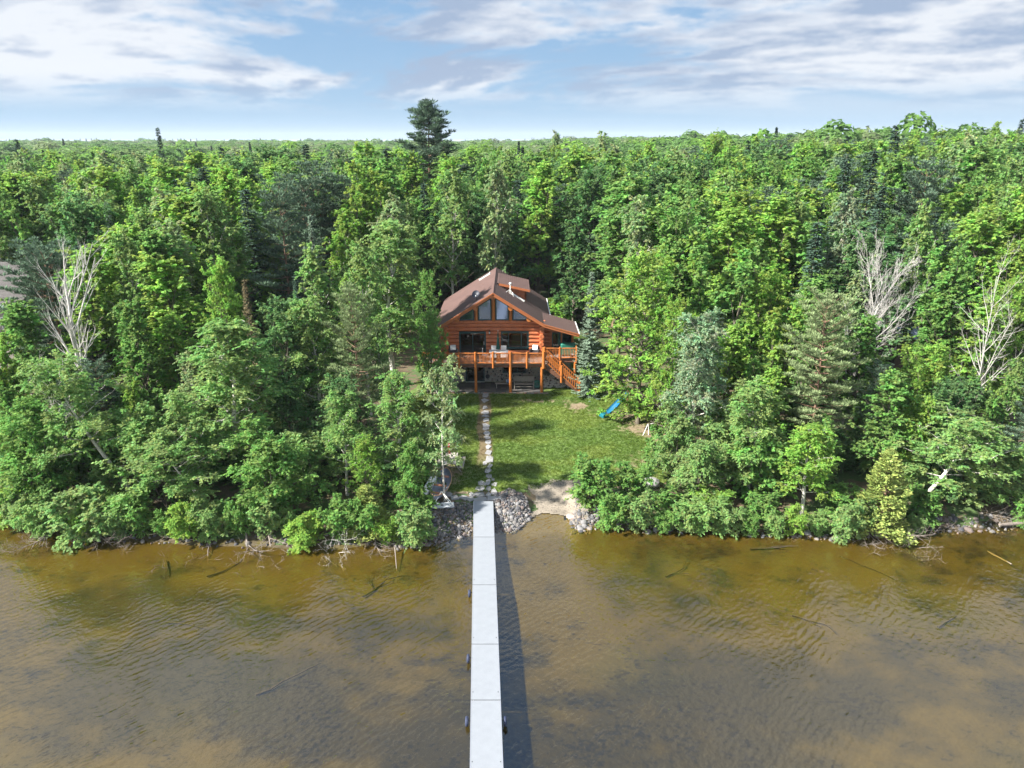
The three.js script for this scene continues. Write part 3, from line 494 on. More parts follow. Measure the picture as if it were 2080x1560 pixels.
hero('farSpruce', 1060 - 430, 440, 66, 28, 'thin grey spruce between the grey pine and the poplar', { leaf: L.blueSpruce });
hero('oak', 545, 290, 108, 112, 'large round dark oak rising above the left forest', { leaf: L.oak });
hero('oak', 470, 335, 98, 70, 'rounded medium green oak left of the large dark oak', { v: 1, leaf: L.green });
hero('farMaple', 742, 285, 96, 72, 'tall sunlit maple left of the towering white pine', { v: 1, leaf: L.brightMaple });
hero('farMaple', 905, 322, 92, 52, 'bright maple just below the towering white pine', { v: 2, leaf: L.maple });
hero('tallPine', 868, 202, 112, 84, 'towering white pine standing above the whole forest skyline', {});
hero('farSpruce', 320, 262, 150, 22, 'dark spire-shaped spruce piercing the left skyline', {});
hero('farSpruce', 33, 286, 135, 24, 'dark spruce spire near the left edge skyline', { v: 1 });
hero('farSpruce', 213, 308, 118, 24, 'dark ragged spruce among pale trees left of the spire', { v: 1 });
hero('farSpruce', 28, 365, 82, 30, 'dark green spruce above the grey roof at left edge', {});
hero('whitePine', 20, 395, 90, 60, 'dark pine filling the left edge behind the grey roof', { v: 1 });
// behind the cabin
hero('oak', 1005, 392, 84, 95, 'broad dark oak directly behind the cabin roof', { leaf: L.oak });
hero('farMaple', 840, 400, 84, 60, 'green maple behind the wide birch left of the roof', { v: 1, leaf: L.green });
hero('farBirch', 930, 365, 92, 42, 'narrow bright poplar left of the dark oak', { v: 1, leaf: L.maple });
hero('column', 1130, 395, 90, 55, 'dark green hardwood right of the broad oak', { leaf: L.green });
hero('farMaple', 1170, 455, 76, 52, 'shaded maple at the back lawn edge right of the roof', { leaf: L.oak });
hero('shrub', 1140, 596, 80, 42, 'yellow green bush at the far edge of the back lawn', { leaf: L.brightMaple, v: 1 });
// right
hero('lowMaple', 1318, 498, 51.2, 128, 'large bright layered maple overhanging the right side of the lawn', { leaf: L.brightMaple });
hero('spruce', 1203, 555, 57, 44, 'silvery blue spruce at the right end of the deck', { leaf: L.blueSpruce });
hero('maple', 1375, 600, 47, 70, 'medium green maple behind the grey green aspen', { v: 1, leaf: L.maple });
hero('birch', 1432, 622, 44.5, 88, 'grey green aspen with pale trunk at right middle shore', { v: 1, leaf: L.aspen });
hero('maple', 1578, 545, 53, 84, 'bright yellow green maple right of the grey green aspen', { v: 1, leaf: L.brightMaple });
hero('redPine', 1692, 585, 43.5, 92, 'yellowish pine with bare reddish trunk on the right shore', { v: 1, leaf: L.pine });
hero('farBirch', 1722, 385, 64, 55, 'tall grey green aspen with white trunk behind the pine', { v: 1, leaf: L.aspen });
hero('birch', 1545, 768, 40, 78, 'light green birch with white trunk at right shore', { v: 2, leaf: L.birch });
hero('birch', 1655, 858, 38.3, 82, 'bright leafy birch leaning over the right shore stones', { v: 0, leaf: L.maple });
hero('cedar', 1812, 915, 36.9, 72, 'yellowish cedar over the dead roots on the right shore', { v: 1 });
hero('leaner', 1890, 838, 38.6, 115, 'round light green birch with leaning pale trunk at right shore', { leaf: L.birch, turn: 0.1 });
hero('alder', 2072, 880, 39.5, 70, 'leafy tree cut by the right frame edge at the shoreline', { v: 1, leaf: L.birch });
hero('bare', 1775, 462, 50, 75, 'bare grey tree with many fine twigs in the right forest', { turn: 0.3 });
hero('thinBare', 2060, 470, 48, 62, 'tall half bare birch near the right frame edge', { turn: 1.2 });
hero('thinBare', 2030, 585, 50, 50, 'forked bare birch beside the tall half bare one', { turn: 3.0 });
hero('redPine', 1797, 735, 43.5, 44, 'dark thin pine right of the yellowish pine', { leaf: L.whitePine });
hero('maple', 1905, 690, 47, 66, 'bright maple in front of the right clearing', { leaf: L.brightMaple });
hero('alder', 1868, 790, 42, 60, 'yellow green sapling cluster below the bright clearing maple', { v: 1, leaf: L.maple });
hero('maple', 2062, 560, 53, 60, 'sunlit maple behind the half bare birches', { v: 1, leaf: L.brightMaple });
hero('shrub', 1208, 918, 39.6, 58, 'dark green pointed shrub at the right end of the beach', { leaf: L.green });
hero('shrub', 1290, 940, 39.3, 50, 'second pointed shrub on the right shore stones', { v: 1, leaf: L.green });
hero('shrub', 1352, 985, 38.6, 55, 'rounded shrub below the pale boulder', { leaf: L.green });
hero('alder', 1425, 885, 39.6, 70, 'spreading light green tree right of the pale boulder', { leaf: L.alder });
hero('shrub', 1450, 990, 38.2, 60, 'yellow green shrub along the right shore stones', { v: 1, leaf: L.maple });
hero('shrub', 1550, 995, 38.0, 55, 'green shrub at the foot of the white trunked birch', { leaf: L.green });
hero('shrub', 1720, 990, 37.8, 52, 'green shrub left of the yellowish cedar', { v: 1, leaf: L.green });
hero('shrub', 1885, 985, 38.0, 44, 'small dark shrub right of the yellowish cedar', { leaf: L.green });
hero('alder', 1385, 815, 42.5, 62, 'small tree leaning out over the right lawn edge', { v: 1, leaf: L.alder });
hero('shrub', 1345, 870, 44.5, 42, 'leafy shrub at the white swing frame', { leaf: L.green });
hero('alder', 1495, 830, 42, 60, 'grey green undergrowth tree behind the shore birch', { leaf: L.alder });
hero('column', 1292, 310, 86, 100, 'dark hardwood with upright spire-like boughs right of the cabin', { leaf: L.green });
hero('farMaple', 1455, 262, 125, 50, 'round sunlit maple on the right skyline', { leaf: L.maple });
hero('farBirch', 1225, 268, 140, 34, 'pale rounded treetop on the skyline right of centre', { leaf: L.paleBirch });
hero('farBirch', 1130, 266, 150, 28, 'airy treetop on the skyline above the cabin', { leaf: L.paleBirch, v: 1 });
hero('farMaple', 1860, 330, 82, 70, 'bright green maple behind the bare grey tree', { v: 2, leaf: L.brightMaple });
hero('farBirch', 1980, 270, 92, 65, 'pale olive tree with slanting trunk at upper right', { leaf: L.paleBirch });
hero('farMaple', 1425, 400, 70, 72, 'bright maple in the middle of the right forest', { v: 1, leaf: L.maple });
hero('spruce', 1552, 425, 66, 34, 'brownish spruce between bright maples in the right forest', { v: 1, leaf: L.rusty });
hero('farMaple', 1640, 360, 78, 72, 'green maple left of the tall grey green aspen', { leaf: L.maple });
hero('farBirch', 1515, 330, 88, 56, 'light green poplar right of the upright hardwood', { v: 1, leaf: L.maple });

// ---------------------------------------------------------------- the rest of the near forest, tree by tree
{
  const r = rng(2024), kinds = [['farMaple', 'green maple', 3], ['farMaple', 'bright maple', 3, 1], ['farBirch', 'birch', 2.4], ['farBirch', 'pale birch', 1.2, 2], ['oak', 'dark oak', 1.8], ['column', 'hardwood', 2], ['farSpruce', 'dark spruce', 0.9], ['whitePine', 'white pine', 0.8]];
  const leafOf = (k, v) => k === 'farMaple' ? (v ? L.brightMaple : [L.maple, L.green][r() < 0.5 ? 0 : 1]) : k === 'farBirch' ? (v ? L.paleBirch : L.birch) : k === 'oak' ? (r() < 0.5 ? L.oak : L.green) : k === 'column' ? (r() < 0.6 ? L.green : L.maple) : k === 'farSpruce' ? L.spruce : L.whitePine;
  const tot = kinds.reduce((a, k) => a + k[2], 0);
  for (let D = 43; D < 150; D += D < 62 ? 3.1 : D < 90 ? 3.9 : 5.2) for (let c = -0.80; c < 0.80; ) {
    const step = (D < 62 ? 3.5 : D < 90 ? 4.6 : 5.8) / (D + 3); c += step * (0.75 + r() * 0.5);
    const d = D + (r() - 0.5) * 2.6, x = c * (d + 3), z = -d;
    const a = r() * tot; let k = 0, acc = 0; while (k < kinds.length - 1 && (acc += kinds[k][2]) < a) k++;
    const h0 = r(), wv = r(), turn = r() * 6.28, lf = leafOf(kinds[k][0], kinds[k][3]), leanR = (r() - 0.5) * 0.06;
    if (x > -9.5 && x < 13.6 && d < 58) continue;                       // the lawn
    if (x > -9 && x < 7.6 && d < 78) continue;                          // the cabin
    if (x > 3 && x < 10 && d < 80) continue;                            // the lawn behind it
    if (x < -38 && d < 74) continue;                                    // the neighbour's house
    if (x > 26 && x < 46 && d > 47 && d < 68 && r() < 0.72) continue;  // the clearing
    if (occupied.some(([ox, oz, or]) => Math.hypot(ox - x, oz - z) < or * (d < 60 ? 0.9 : 0.55))) continue;
    const front = d < 46 ? 0.45 : d < 52 ? 0.60 : d < 60 ? 0.76 : d < 75 ? 0.90 : 1;
    if (x > -26 && x < -8 && d > 53 && d < 76 && d > 53) { if (h0 > 0.45) continue; }
    const open = x > -26 && x < -8 && d > 53 && d < 76 ? 0.6 : 1;
    let H = open * (14.2 + h0 * 5.2) * front * (1 + 0.07 * sstep(-0.15, 0.3, c) * sstep(70, 100, d)); const kind = kinds[k][0]; if (kind === 'farSpruce') H *= 1.04;
    const px = 1040 + c * 1440 / 1.02, side = [[150, 'by the left frame edge'], [300, 'beside the pale birch'], [450, 'beside the sunlit left maple'], [600, 'beside the grey green pine'], [760, 'left of the wide cabin birch'], [900, 'below the towering pine'], [1060, 'straight behind the cabin'], [1210, 'right behind the cabin roof'], [1360, 'beside the upright hardwood'], [1510, 'above the layered maple'], [1660, 'beside the brownish spruce'], [1800, 'by the tall aspen'], [1950, 'beside the bare grey tree'], [9999, 'by the right frame edge']].find((q) => px < q[0])[1], deep = `${h0 > 0.5 ? 'tall' : 'short'} ${d < 62 ? 'near' : d < 80 ? 'middle' : d < 100 ? 'deeper' : 'distant'} forest`;
    const [name, bark] = SP[kind];
    plant(kind, k + Math.floor(wv * 3), [bark, lf], x, z, H, `${deep} ${kinds[k][1]} ${side}`, { name, wide: 0.85 + wv * 0.4, turn, lean: leanR, group: `${deep} ${kinds[k][1]} trees ${side}` });
  }
}
// undergrowth that fills the forest edge
{
  const r = rng(88);
  for (let k = 0; k < 62; k++) {
    const c = -0.76 + 1.52 * (k + r() * 0.8) / 62, d = 39.2 + r() * 8, x = c * (d + 3.2), z = -d;
    if (x > -5.6 && x < 12.6) continue; if (x > 25 && d > 44) continue; const zone = ['by the left frame edge', 'under the leaning left birch', 'under the large left birch', 'under the thin pine', 'under the grey green aspen', 'under the yellowish pine', 'by the right frame edge'][x < -27 ? 0 : x < -20 ? 1 : x < -12 ? 2 : x < 0 ? 3 : x < 17 ? 4 : x < 24 ? 5 : 6], deepB = d < 43 ? 'close to the water' : 'farther from the water';
    plant('shrub', k, [M.bark, [L.green, L.alder, L.oak][k % 3]], x, z, 2.2 + r() * 2.6, `${['green', 'grey green', 'dark'][k % 3]} understorey bush ${zone}, ${deepB}`, { name: 'shrub', cat: 'shrub', wide: 1 + r() * 0.5, turn: r() * 6, group: `${['green', 'grey green', 'dark'][k % 3]} understorey bushes ${zone}, ${deepB}` });
  }
}
{
  const r = rng(616), side = (x) => x < -24 ? 'below the leaning left birch' : x < -15 ? 'between the left shore trees' : x < -5 ? 'between the root fan and the cedar' : x < 12 ? 'right of the beach' : x < 20 ? 'below the right shore birches' : 'beside the right cedar';
  for (let x = -33; x < 33; x += 1.15 + r() * 0.5) {
    if ((x > -5.2 && x < 5.2) || (x > 24.5 && x < 30)) continue; const back = (x > -18.5 && x < -13) || (x > -11.4 && x < -9.4) || (x > 19.4 && x < 23.6), z = shore(x) - (x > 0 ? -0.1 : 0.25) - r() * 0.6 - (back ? 0.6 : 0), H = 1.3 + r() * 1.3, lf = [L.green, L.birch, L.alder, L.maple][Math.floor(r() * 4)];
    plant('shrub', Math.floor(r() * 2), [M.bark, lf], x, z, H, `low waterside shrub leaning over the lake ${side(x)}`, { name: 'shrub', cat: 'shrub', wide: 1.05 + r() * 0.6, turn: r() * 6, tip: 0.25 + r() * 0.25, lift: 0.1, group: `waterside shrubs ${side(x)}` });
  }
}
// ---------------------------------------------------------------- the far forest, which reads as one mass
{
  const r = rng(4242), mk = (conifer) => {
    const b = new GB(), q = rng(conifer ? 31 : 32);
    if (conifer) for (let k = 0; k < 260; k++) { const t = Math.pow(q(), 0.8), a = q() * 6.28, R = 2.6 * (1 - t) * (0.7 + q() * 0.4), v = 0.7 + q() * 0.6; b.leaf(Math.cos(a) * R * 0.6, 1 + 16 * t, Math.sin(a) * R * 0.6, Math.cos(a), -0.3, Math.sin(a), 0, 1, 0, 0.3 + R * 0.45, 0.4, v, v, v); }
    else for (let k = 0; k < 560; k++) { const u = unit(q), s = 0.72 + 0.34 * vnoise(u[0] * 2.5 + 9, u[2] * 2.5 + u[1] * 2), v = 0.72 + q() * 0.56, n = V(u[0] + (q() - 0.5), u[1] + 0.3 + (q() - 0.5), u[2] + (q() - 0.5)).normalize(), t = V(...unit(q)); t.addScaledVector(n, -t.dot(n)).normalize(); b.leaf(u[0] * 4.6 * s, 10 + u[1] * 6.6 * s, u[2] * 4.6 * s, t.x, t.y, t.z, n.x, n.y, n.z, 0.62, 0.5, v, v, v); }
    return b.geo();
  };
  const N = 9000, kinds = [['distant_forest', mk(false), leafMat(1, 1, 1), 'far broadleaf forest stretching to the horizon'], ['distant_conifers', mk(true), leafMat(1, 1, 1, 0.1), 'dark far conifers scattered through the forest to the horizon']];
  const ims = kinds.map(([n, g, m, l]) => { const im = new THREE.InstancedMesh(g, m, N); im.name = n; shadows(im); scene.add(im); tag(im, l, null, null, 'stuff'); im.count = 0; return im; });
  const mt = new THREE.Matrix4(), qt = new THREE.Quaternion(), col = new THREE.Color(), pal = [[0.10, 0.20, 0.034], [0.13, 0.24, 0.034], [0.075, 0.155, 0.036], [0.12, 0.19, 0.06], [0.15, 0.20, 0.085], [0.09, 0.18, 0.04]];
  for (let D = 148; D < 3200; ) {
    const sp = 6.2 + D * 0.0085, st = sp / D; D += sp * 0.9;
    for (let c = -0.80; c < 0.80; c += st * (0.8 + r() * 0.4)) {
      const d = D + (r() - 0.5) * sp, x = c * d, z = -d, con = r() < 0.012 ? 1 : 0, im = ims[con]; if (im.count >= N) continue;
      const h = (0.66 + 0.34 * fbm(x * 0.02, z * 0.02, 2) + r() * 0.24 + (r() < 0.04 ? 0.18 : 0)) * (con ? 1.08 : 1) * (1 + 0.08 * sstep(0, 0.4, c) * (1 - sstep(300, 700, D))), w = (0.8 + r() * 0.4) * (1 + D * 0.0008);
      qt.setFromAxisAngle(V(0, 1, 0), r() * 6.28); mt.compose(V(x, terrain(x, z) - 0.3, z), qt, V(w, h, w)); im.setMatrixAt(im.count, mt);
      const p = pal[Math.floor(r() * pal.length)], v = 0.8 + r() * 0.4; con ? col.setRGB(0.035 * v, 0.062 * v, 0.038 * v) : col.setRGB(p[0] * v, p[1] * v, p[2] * v); im.setColorAt(im.count++, col);
    }
  }
}

// ---------------------------------------------------------------- the log cabin
const grain = (r, g, b, seed, ring = 0.35) => dataTex(256, 256, (u, v, o) => { const n = tfbm(u, v * 0.12, 20, 4, seed), m = tfbm(u, v, 5, 4, seed + 3), knot = sstep(0.80, 0.9, tnoise(u, v, 7, seed + 5)), k = (1 - ring / 2 + ring * n) * (0.82 + 0.36 * m) * (1 - 0.45 * knot); put(o, r * k, g * k, b * k); });
const logTex = grain(0.50, 0.150, 0.058, 21, 0.6), postTex = grain(0.45, 0.145, 0.032, 27, 0.6), boardTex = grain(0.21, 0.17, 0.15, 33), beamTex = grain(0.17, 0.075, 0.045, 35), greyWood = grain(0.30, 0.27, 0.24, 37);
M.log = std(0xffffff, 0.55, { map: logTex }); M.post = std(0xffffff, 0.5, { map: postTex }); M.deckBoard = std(0xffffff, 0.75, { map: boardTex }); M.beam = std(0xffffff, 0.7, { map: beamTex }); M.greyWood = std(0xffffff, 0.85, { map: greyWood });
M.fascia = std(rgb(0.38, 0.12, 0.042), 0.6); M.frame = std(rgb(0.012, 0.055, 0.060), 0.45); M.white = std(rgb(0.78, 0.78, 0.76), 0.5); M.dark = std(rgb(0.03, 0.03, 0.035), 0.6); M.room = std(rgb(0.34, 0.22, 0.13), 0.9);
M.glass = new THREE.MeshPhysicalMaterial({ color: rgb(0.30, 0.34, 0.36), roughness: 0.02, transmission: 1, thickness: 0, ior: 1.9 });
M.coated = new THREE.MeshPhysicalMaterial({ color: rgb(0.27, 0.33, 0.45), roughness: 0.06, metalness: 0.92 });
const shingleTex = dataTex(512, 512, (u, v, o) => { const tab = tnoise(Math.floor(u * 64) / 64 + 0.001, Math.floor(v * 32) / 32 + 0.001, 64, 4), n = tfbm(u, v, 6, 5, 6), g = tnoise(u, v, 256, 2), k = 0.75 + 0.22 * tab + 0.25 * (n - 0.5) + 0.3 * (g - 0.5); put(o, 0.125 * k, 0.072 * k, 0.064 * k); });
M.shingle = std(0xffffff, 0.9, { map: shingleTex });
const CAB = V(-1.6, 1.4, -60.6);
const cabin = thing('log_cabin', 'orange log cabin with brown shingle roof and tall gable windows above the lawn', 'house', [CAB.x, CAB.y, CAB.z]);
const at = (g, o = CAB) => g.translate(-o.x, -o.y, -o.z);
function boxG(x0, x1, y0, y1, z0, z1) { const g = new THREE.BoxGeometry(x1 - x0, y1 - y0, z1 - z0); g.translate((x0 + x1) / 2, (y0 + y1) / 2, (z0 + z1) / 2); const p = g.attributes.position, n = g.attributes.normal, u = g.attributes.uv; for (let i = 0; i < p.count; i++) { const ax = Math.abs(n.getX(i)), ay = Math.abs(n.getY(i)); u.setXY(i, ax > 0.5 ? p.getY(i) : ay > 0.5 ? p.getZ(i) : p.getY(i), ax > 0.5 ? p.getZ(i) : p.getX(i)); } return g; }
function logG(a, b, r0, r1, seed = 1, sides = 10) { const b1 = new GB(), n = Math.max(3, Math.round(a.distanceTo(b) / 0.7)), p = [], q = [], r = rng(seed); for (let k = 0; k <= n; k++) { const t = k / n; p.push(a.clone().lerp(b, t).add(V(0, (r() - 0.5) * 0.03, (r() - 0.5) * 0.03))); q.push(lerp(r0, r1, t) * (0.96 + r() * 0.08)); } b1.tube(p, q, sides, true); return b1.geo(); }
const WX0 = -5.75, WX1 = 2.6, FZ = -60.6, BZ = -71.2;
// walls: round logs, cut where the door and the window stand
const DOOR = [-4.65, -2.3, 4.02, 6.05], WIN = [-0.95, 1.47, 4.55, 6.1];
for (let k = 0; k < 8; k++) {
  const y = 4.17 + k * 0.352, cut = [];
  if (y - 0.15 < DOOR[3] && y + 0.15 > DOOR[2]) cut.push(DOOR); if (y > WIN[2] - 0.1 && y < WIN[3]) cut.push(WIN);
  let x = WX0 - 0.55 - 0.12 * (k % 2); for (const c of [...cut, [WX1 + 0.28]]) { part(cabin, 'log', at(logG(V(x, y, FZ), V(c[0] - (c.length > 1 ? 0.02 : 0), y, FZ), 0.19, 0.178, 700 + k * 7 + cut.indexOf(c))), M.log); x = c[1] + 0.02; }
  for (const wx of [WX0, WX1]) part(cabin, 'log', at(logG(V(wx, y - 0.176, FZ + 0.48 + 0.1 * (k % 2)), V(wx, y - 0.176, BZ), 0.20, 0.17, 800 + k + wx), CAB), M.log);
}
part(cabin, 'wall', at(boxG(WX0 + 0.05, WX1 - 0.05, 3.95, 6.95, BZ, BZ + 0.3)), M.log);
part(cabin, 'interior', at(mergeGeometries([boxG(WX0 + 0.22, WX1 - 0.22, 4.0, 4.04, BZ + 0.32, FZ - 0.24), boxG(WX0 + 0.22, WX1 - 0.22, 4.05, 6.6, FZ - 4.2, FZ - 4.1), boxG(WX0 + 0.22, WX1 - 0.22, 6.6, 6.66, BZ + 0.32, FZ - 0.24)])), M.room);
// gable wall: sill log, posts, glass in the shape of the roof
const RX = -1.6, RY = 9.76, TAN = Math.tan(32 * Math.PI / 180), roofY = (x) => RY - Math.abs(x - RX) * TAN;
part(cabin, 'sill_log', at(logG(V(WX0 - 0.1, 6.93, FZ + 0.02), V(WX1 + 0.3, 6.93, FZ + 0.02), 0.17, 0.17, 77)), M.log);
for (const [px, w] of [[-3.12, 0.14], [-1.62, 0.15], [-0.12, 0.14]]) part(cabin, 'gable_post', at(logG(V(px, 7.02, FZ + 0.06), V(px, roofY(px) - 0.36, FZ + 0.06), w, w, 60 + px)), M.post);
function paneShape(x0, x1, y0, inset) { const top = (x) => roofY(x) - 0.52 - inset * 1.15, s = new THREE.Shape(); let a = x0 + inset, b = x1 - inset; const y = y0 + inset; if (top(a) < y) a = b - (top(b) - y) / TAN; if (top(b) < y) b = a + (top(a) - y) / TAN; s.moveTo(a, y); s.lineTo(b, y); if (top(b) > y + 0.01) s.lineTo(b, top(b)); if (top(a) > y + 0.01) s.lineTo(a, top(a)); s.closePath(); return s; }
for (const [x0, x1] of [[-4.9, -3.30], [-2.96, -1.79], [-1.45, -0.28], [0.04, 1.7]]) {
  const fr = paneShape(x0, x1, 7.06, 0), hole = paneShape(x0, x1, 7.06, 0.11); fr.holes.push(new THREE.Path(hole.getPoints().reverse()));
  const g = new THREE.ExtrudeGeometry(fr, { depth: 0.10, bevelEnabled: false }); g.translate(0, 0, FZ - 0.02);
  const w = part(cabin, 'gable_window', at(g), M.frame); const pg = new THREE.ExtrudeGeometry(hole, { depth: 0.02, bevelEnabled: false }); pg.translate(0, 0, FZ + 0.01); part(w, 'pane', at(pg), M.coated);
}
{ // boards behind the gable posts, following the rafters
  const s = new THREE.Shape(); s.moveTo(WX0, 6.95); s.lineTo(WX1, 6.95); s.lineTo(WX1, roofY(WX1) - 0.28); s.lineTo(RX, RY - 0.28); s.lineTo(WX0, roofY(WX0) - 0.28); s.closePath();
  for (const [x0, x1] of [[-4.9, -3.30], [-2.96, -1.79], [-1.45, -0.28], [0.04, 1.7]]) s.holes.push(new THREE.Path(paneShape(x0, x1, 7.06, 0.03).getPoints().reverse()));
  const g = new THREE.ExtrudeGeometry(s, { depth: 0.08, bevelEnabled: false }); g.translate(0, 0, FZ - 0.12); part(cabin, 'gable_wall', at(g), M.log);
  const b = g.clone(); b.translate(0, 0, BZ - FZ + 0.25); part(cabin, 'gable_wall', b, M.log);
}
// purlin ends under the overhang
for (const x of [-4.72, -3.12, RX, -0.12, 1.45]) part(cabin, 'purlin', at(logG(V(x, roofY(x) - 0.45, FZ + 1.12), V(x, roofY(x) - 0.45, FZ - 0.3), 0.205, 0.20, 30 + x, 14)), M.post);
// roof: overlapping shingle courses as a stepped surface
function slope(x0, y0, x1, y1, z0, z1, thick = 0.2, course = 0.2) {       // from the ridge (x0, y0) down to the eave (x1, y1)
  const b = new GB(), L = Math.hypot(x1 - x0, y1 - y0), n = Math.round(L / course), dx = (x1 - x0) / L, dy = (y1 - y0) / L, nx = dx > 0 ? -dy : dy, ny = Math.abs(dx), up = V(nx * Math.sign(1), ny, 0), N = dx > 0 ? V(-dy, dx, 0) : V(dy, -dx, 0);
  const P = (s, h) => V(x0 + dx * s + N.x * h, y0 + dy * s + N.y * h, 0), quad = (a, c, nn, v0, v1) => { const k = b.p.length / 3; for (const [p, z, v] of [[a, z0, v0], [a, z1, v0], [c, z0, v1], [c, z1, v1]]) { b.p.push(p.x, p.y, z); b.n.push(nn.x, nn.y, nn.z); b.u.push(z / 4, v / 4); } const e1 = V(0, 0, z1 - z0), e2 = c.clone().sub(a), fl = e2.clone().cross(e1).dot(nn) < 0; fl ? b.i.push(k, k + 1, k + 2, k + 1, k + 3, k + 2) : b.i.push(k, k + 2, k + 1, k + 1, k + 2, k + 3); };
  for (let k = 0; k < n; k++) { const s0 = L * k / n, s1 = L * (k + 1) / n; quad(P(s0, 0.004), P(s1, 0.022), N, s0, s1); quad(P(s1, 0.022), P(s1, 0.004), V(dx, dy, 0), s1, s1 + 0.02); }
  quad(P(L, 0.004), P(L, -thick), V(dx, dy, 0), 0, thick); quad(P(0, -thick), P(L, -thick), N.clone().negate(), 0, L);
  for (const z of [z0, z1]) { const k = b.p.length / 3; for (const p of [P(0, 0.004), P(L, 0.010), P(L, -thick), P(0, -thick)]) { b.p.push(p.x, p.y, z); b.n.push(0, 0, z === z0 ? -1 : 1); b.u.push(p.x / 4, p.y / 4); } b.i.push(k, k + 1, k + 2, k, k + 2, k + 3); }
  return b.geo();
}
const RZ0 = -72.0, RZ1 = -59.25;
const roof = part(cabin, 'roof', at(slope(RX, RY, -6.9, roofY(-6.9), RZ0, RZ1)), M.shingle);
part(roof, 'roof_slope', at(slope(RX, RY, 3.5, roofY(3.5), RZ0, -63.6)), M.shingle);
part(roof, 'roof_slope', at(slope(RX, RY, 2.75, roofY(2.75), -63.6, RZ1)), M.shingle);
part(roof, 'porch_roof', at(slope(2.72, roofY(2.75) + 0.012, 5.75, roofY(2.75) - 0.86, -63.7, RZ1)), M.shingle);
part(roof, 'ridge_cap', at(logG(V(RX, RY - 0.04, RZ0), V(RX, RY - 0.04, RZ1 + 0.01), 0.075, 0.075, 3, 8)), M.shingle);
function bar(a, b, w, h, mat, name, parent) { const L = a.distanceTo(b), g = new THREE.BoxGeometry(L, h, w); const d = b.clone().sub(a).normalize(), q = new THREE.Quaternion().setFromRotationMatrix(new THREE.Matrix4().makeBasis(d, V(0, 0, 1).cross(d).lengthSq() > 1e-6 ? V(0, 0, 1).cross(d).normalize() : V(0, 1, 0), V(0, 0, 1))); if (Math.abs(d.z) > 0.5) q.setFromUnitVectors(V(1, 0, 0), d); g.applyQuaternion(q); g.translate((a.x + b.x) / 2, (a.y + b.y) / 2, (a.z + b.z) / 2); return part(parent, name, at(g, parent === roof ? CAB : parent.userData.o || CAB), mat); }
for (const [xa, ya, xb, yb] of [[RX, RY, -6.95, roofY(-6.95)], [RX, RY, 2.75, roofY(2.75)], [2.75, roofY(2.75), 5.8, roofY(2.75) - 0.87]]) { bar(V(xa, ya - 0.12, RZ1 + 0.03), V(xb, yb - 0.12, RZ1 + 0.03), 0.05, 0.26, M.fascia, 'fascia_board', roof); bar(V(xa, ya - 0.01, RZ1 + 0.07), V(xb, yb - 0.01, RZ1 + 0.07), 0.06, 0.09, M.fascia, 'fascia_trim', roof); }
part(roof, 'gutter', at(boxG(3.5, 3.6, roofY(3.5) - 0.14, roofY(3.5) + 0.01, RZ0, -63.7)), M.white); part(roof, 'gutter', at(boxG(5.76, 5.85, roofY(2.75) - 1.0, roofY(2.75) - 0.85, -63.7, RZ1)), M.white);
// shed dormer on the right slope
{
  const d = part(roof, 'dormer', at(mergeGeometries([boxG(-0.35, 1.3, 7.9, 9.05, -68.7, -68.5), boxG(1.2, 1.32, 7.7, 8.95, -68.5, -64.4)])), M.log);
  const s = new THREE.Shape(); s.moveTo(-0.9, 9.2); s.lineTo(1.3, 9.02); s.lineTo(1.3, roofY(1.3) - 0.05); s.lineTo(-0.9, roofY(-0.9) - 0.05); s.closePath(); const g = new THREE.ExtrudeGeometry(s, { depth: 0.1, bevelEnabled: false }); g.translate(0, 0, -64.5); part(roof, 'dormer_cheek', at(g), M.log);
  part(roof, 'dormer_roof', at(slope(-1.35, 9.72, 1.62, 9.05, -69.1, -63.95, 0.12)), M.shingle); bar(V(-1.2, 9.60, -63.93), V(1.64, 8.97, -63.93), 0.05, 0.2, M.fascia, 'fascia_board', roof);
}
// skylights, vent and dish
function onSlope(side, s, z) { const a = Math.atan(TAN), x = RX + side * s * Math.cos(a); return [V(x, roofY(x), z), side * a]; }
function skylight(side, s, z, len, wid) { const g = new RoundedBoxGeometry(len, 0.16, wid, 2, 0.03), [p, a] = onSlope(side, s, z); g.rotateZ(-a * 1); g.translate(p.x, p.y + 0.08, p.z); const k = part(roof, 'skylight', at(g), M.white); const q = new THREE.BoxGeometry(len - 0.14, 0.02, wid - 0.14); q.rotateZ(-a); q.translate(p.x + 0.085 * Math.sin(a), p.y + 0.08 + 0.085 * Math.cos(a), p.z); part(k, 'pane', at(q), M.coated); }
skylight(-1, 1.3, -70.3, 1.3, 0.55); skylight(1, 2.55, -63.6, 1.35, 0.5);
{
  const b = new GB(); b.tube([V(-0.15, 8.8, -63.2), V(-0.15, 9.75, -63.2)], [0.05, 0.05], 8, true); const v = part(roof, 'vent_pipe', at(b.geo()), M.white); const cap = new THREE.SphereGeometry(0.13, 12, 8); cap.translate(-0.15, 9.8, -63.2); part(v, 'cap', at(cap), M.white);
  const c = new GB(); for (const [x, z] of [[-0.55, -62.8], [0.15, -62.9], [-0.3, -63.5]]) c.tube([V(-0.15, 9.3, -63.2), V(x, roofY(x), z)], [0.02, 0.02], 5); part(v, 'brace', at(c.geo()), M.white);
}
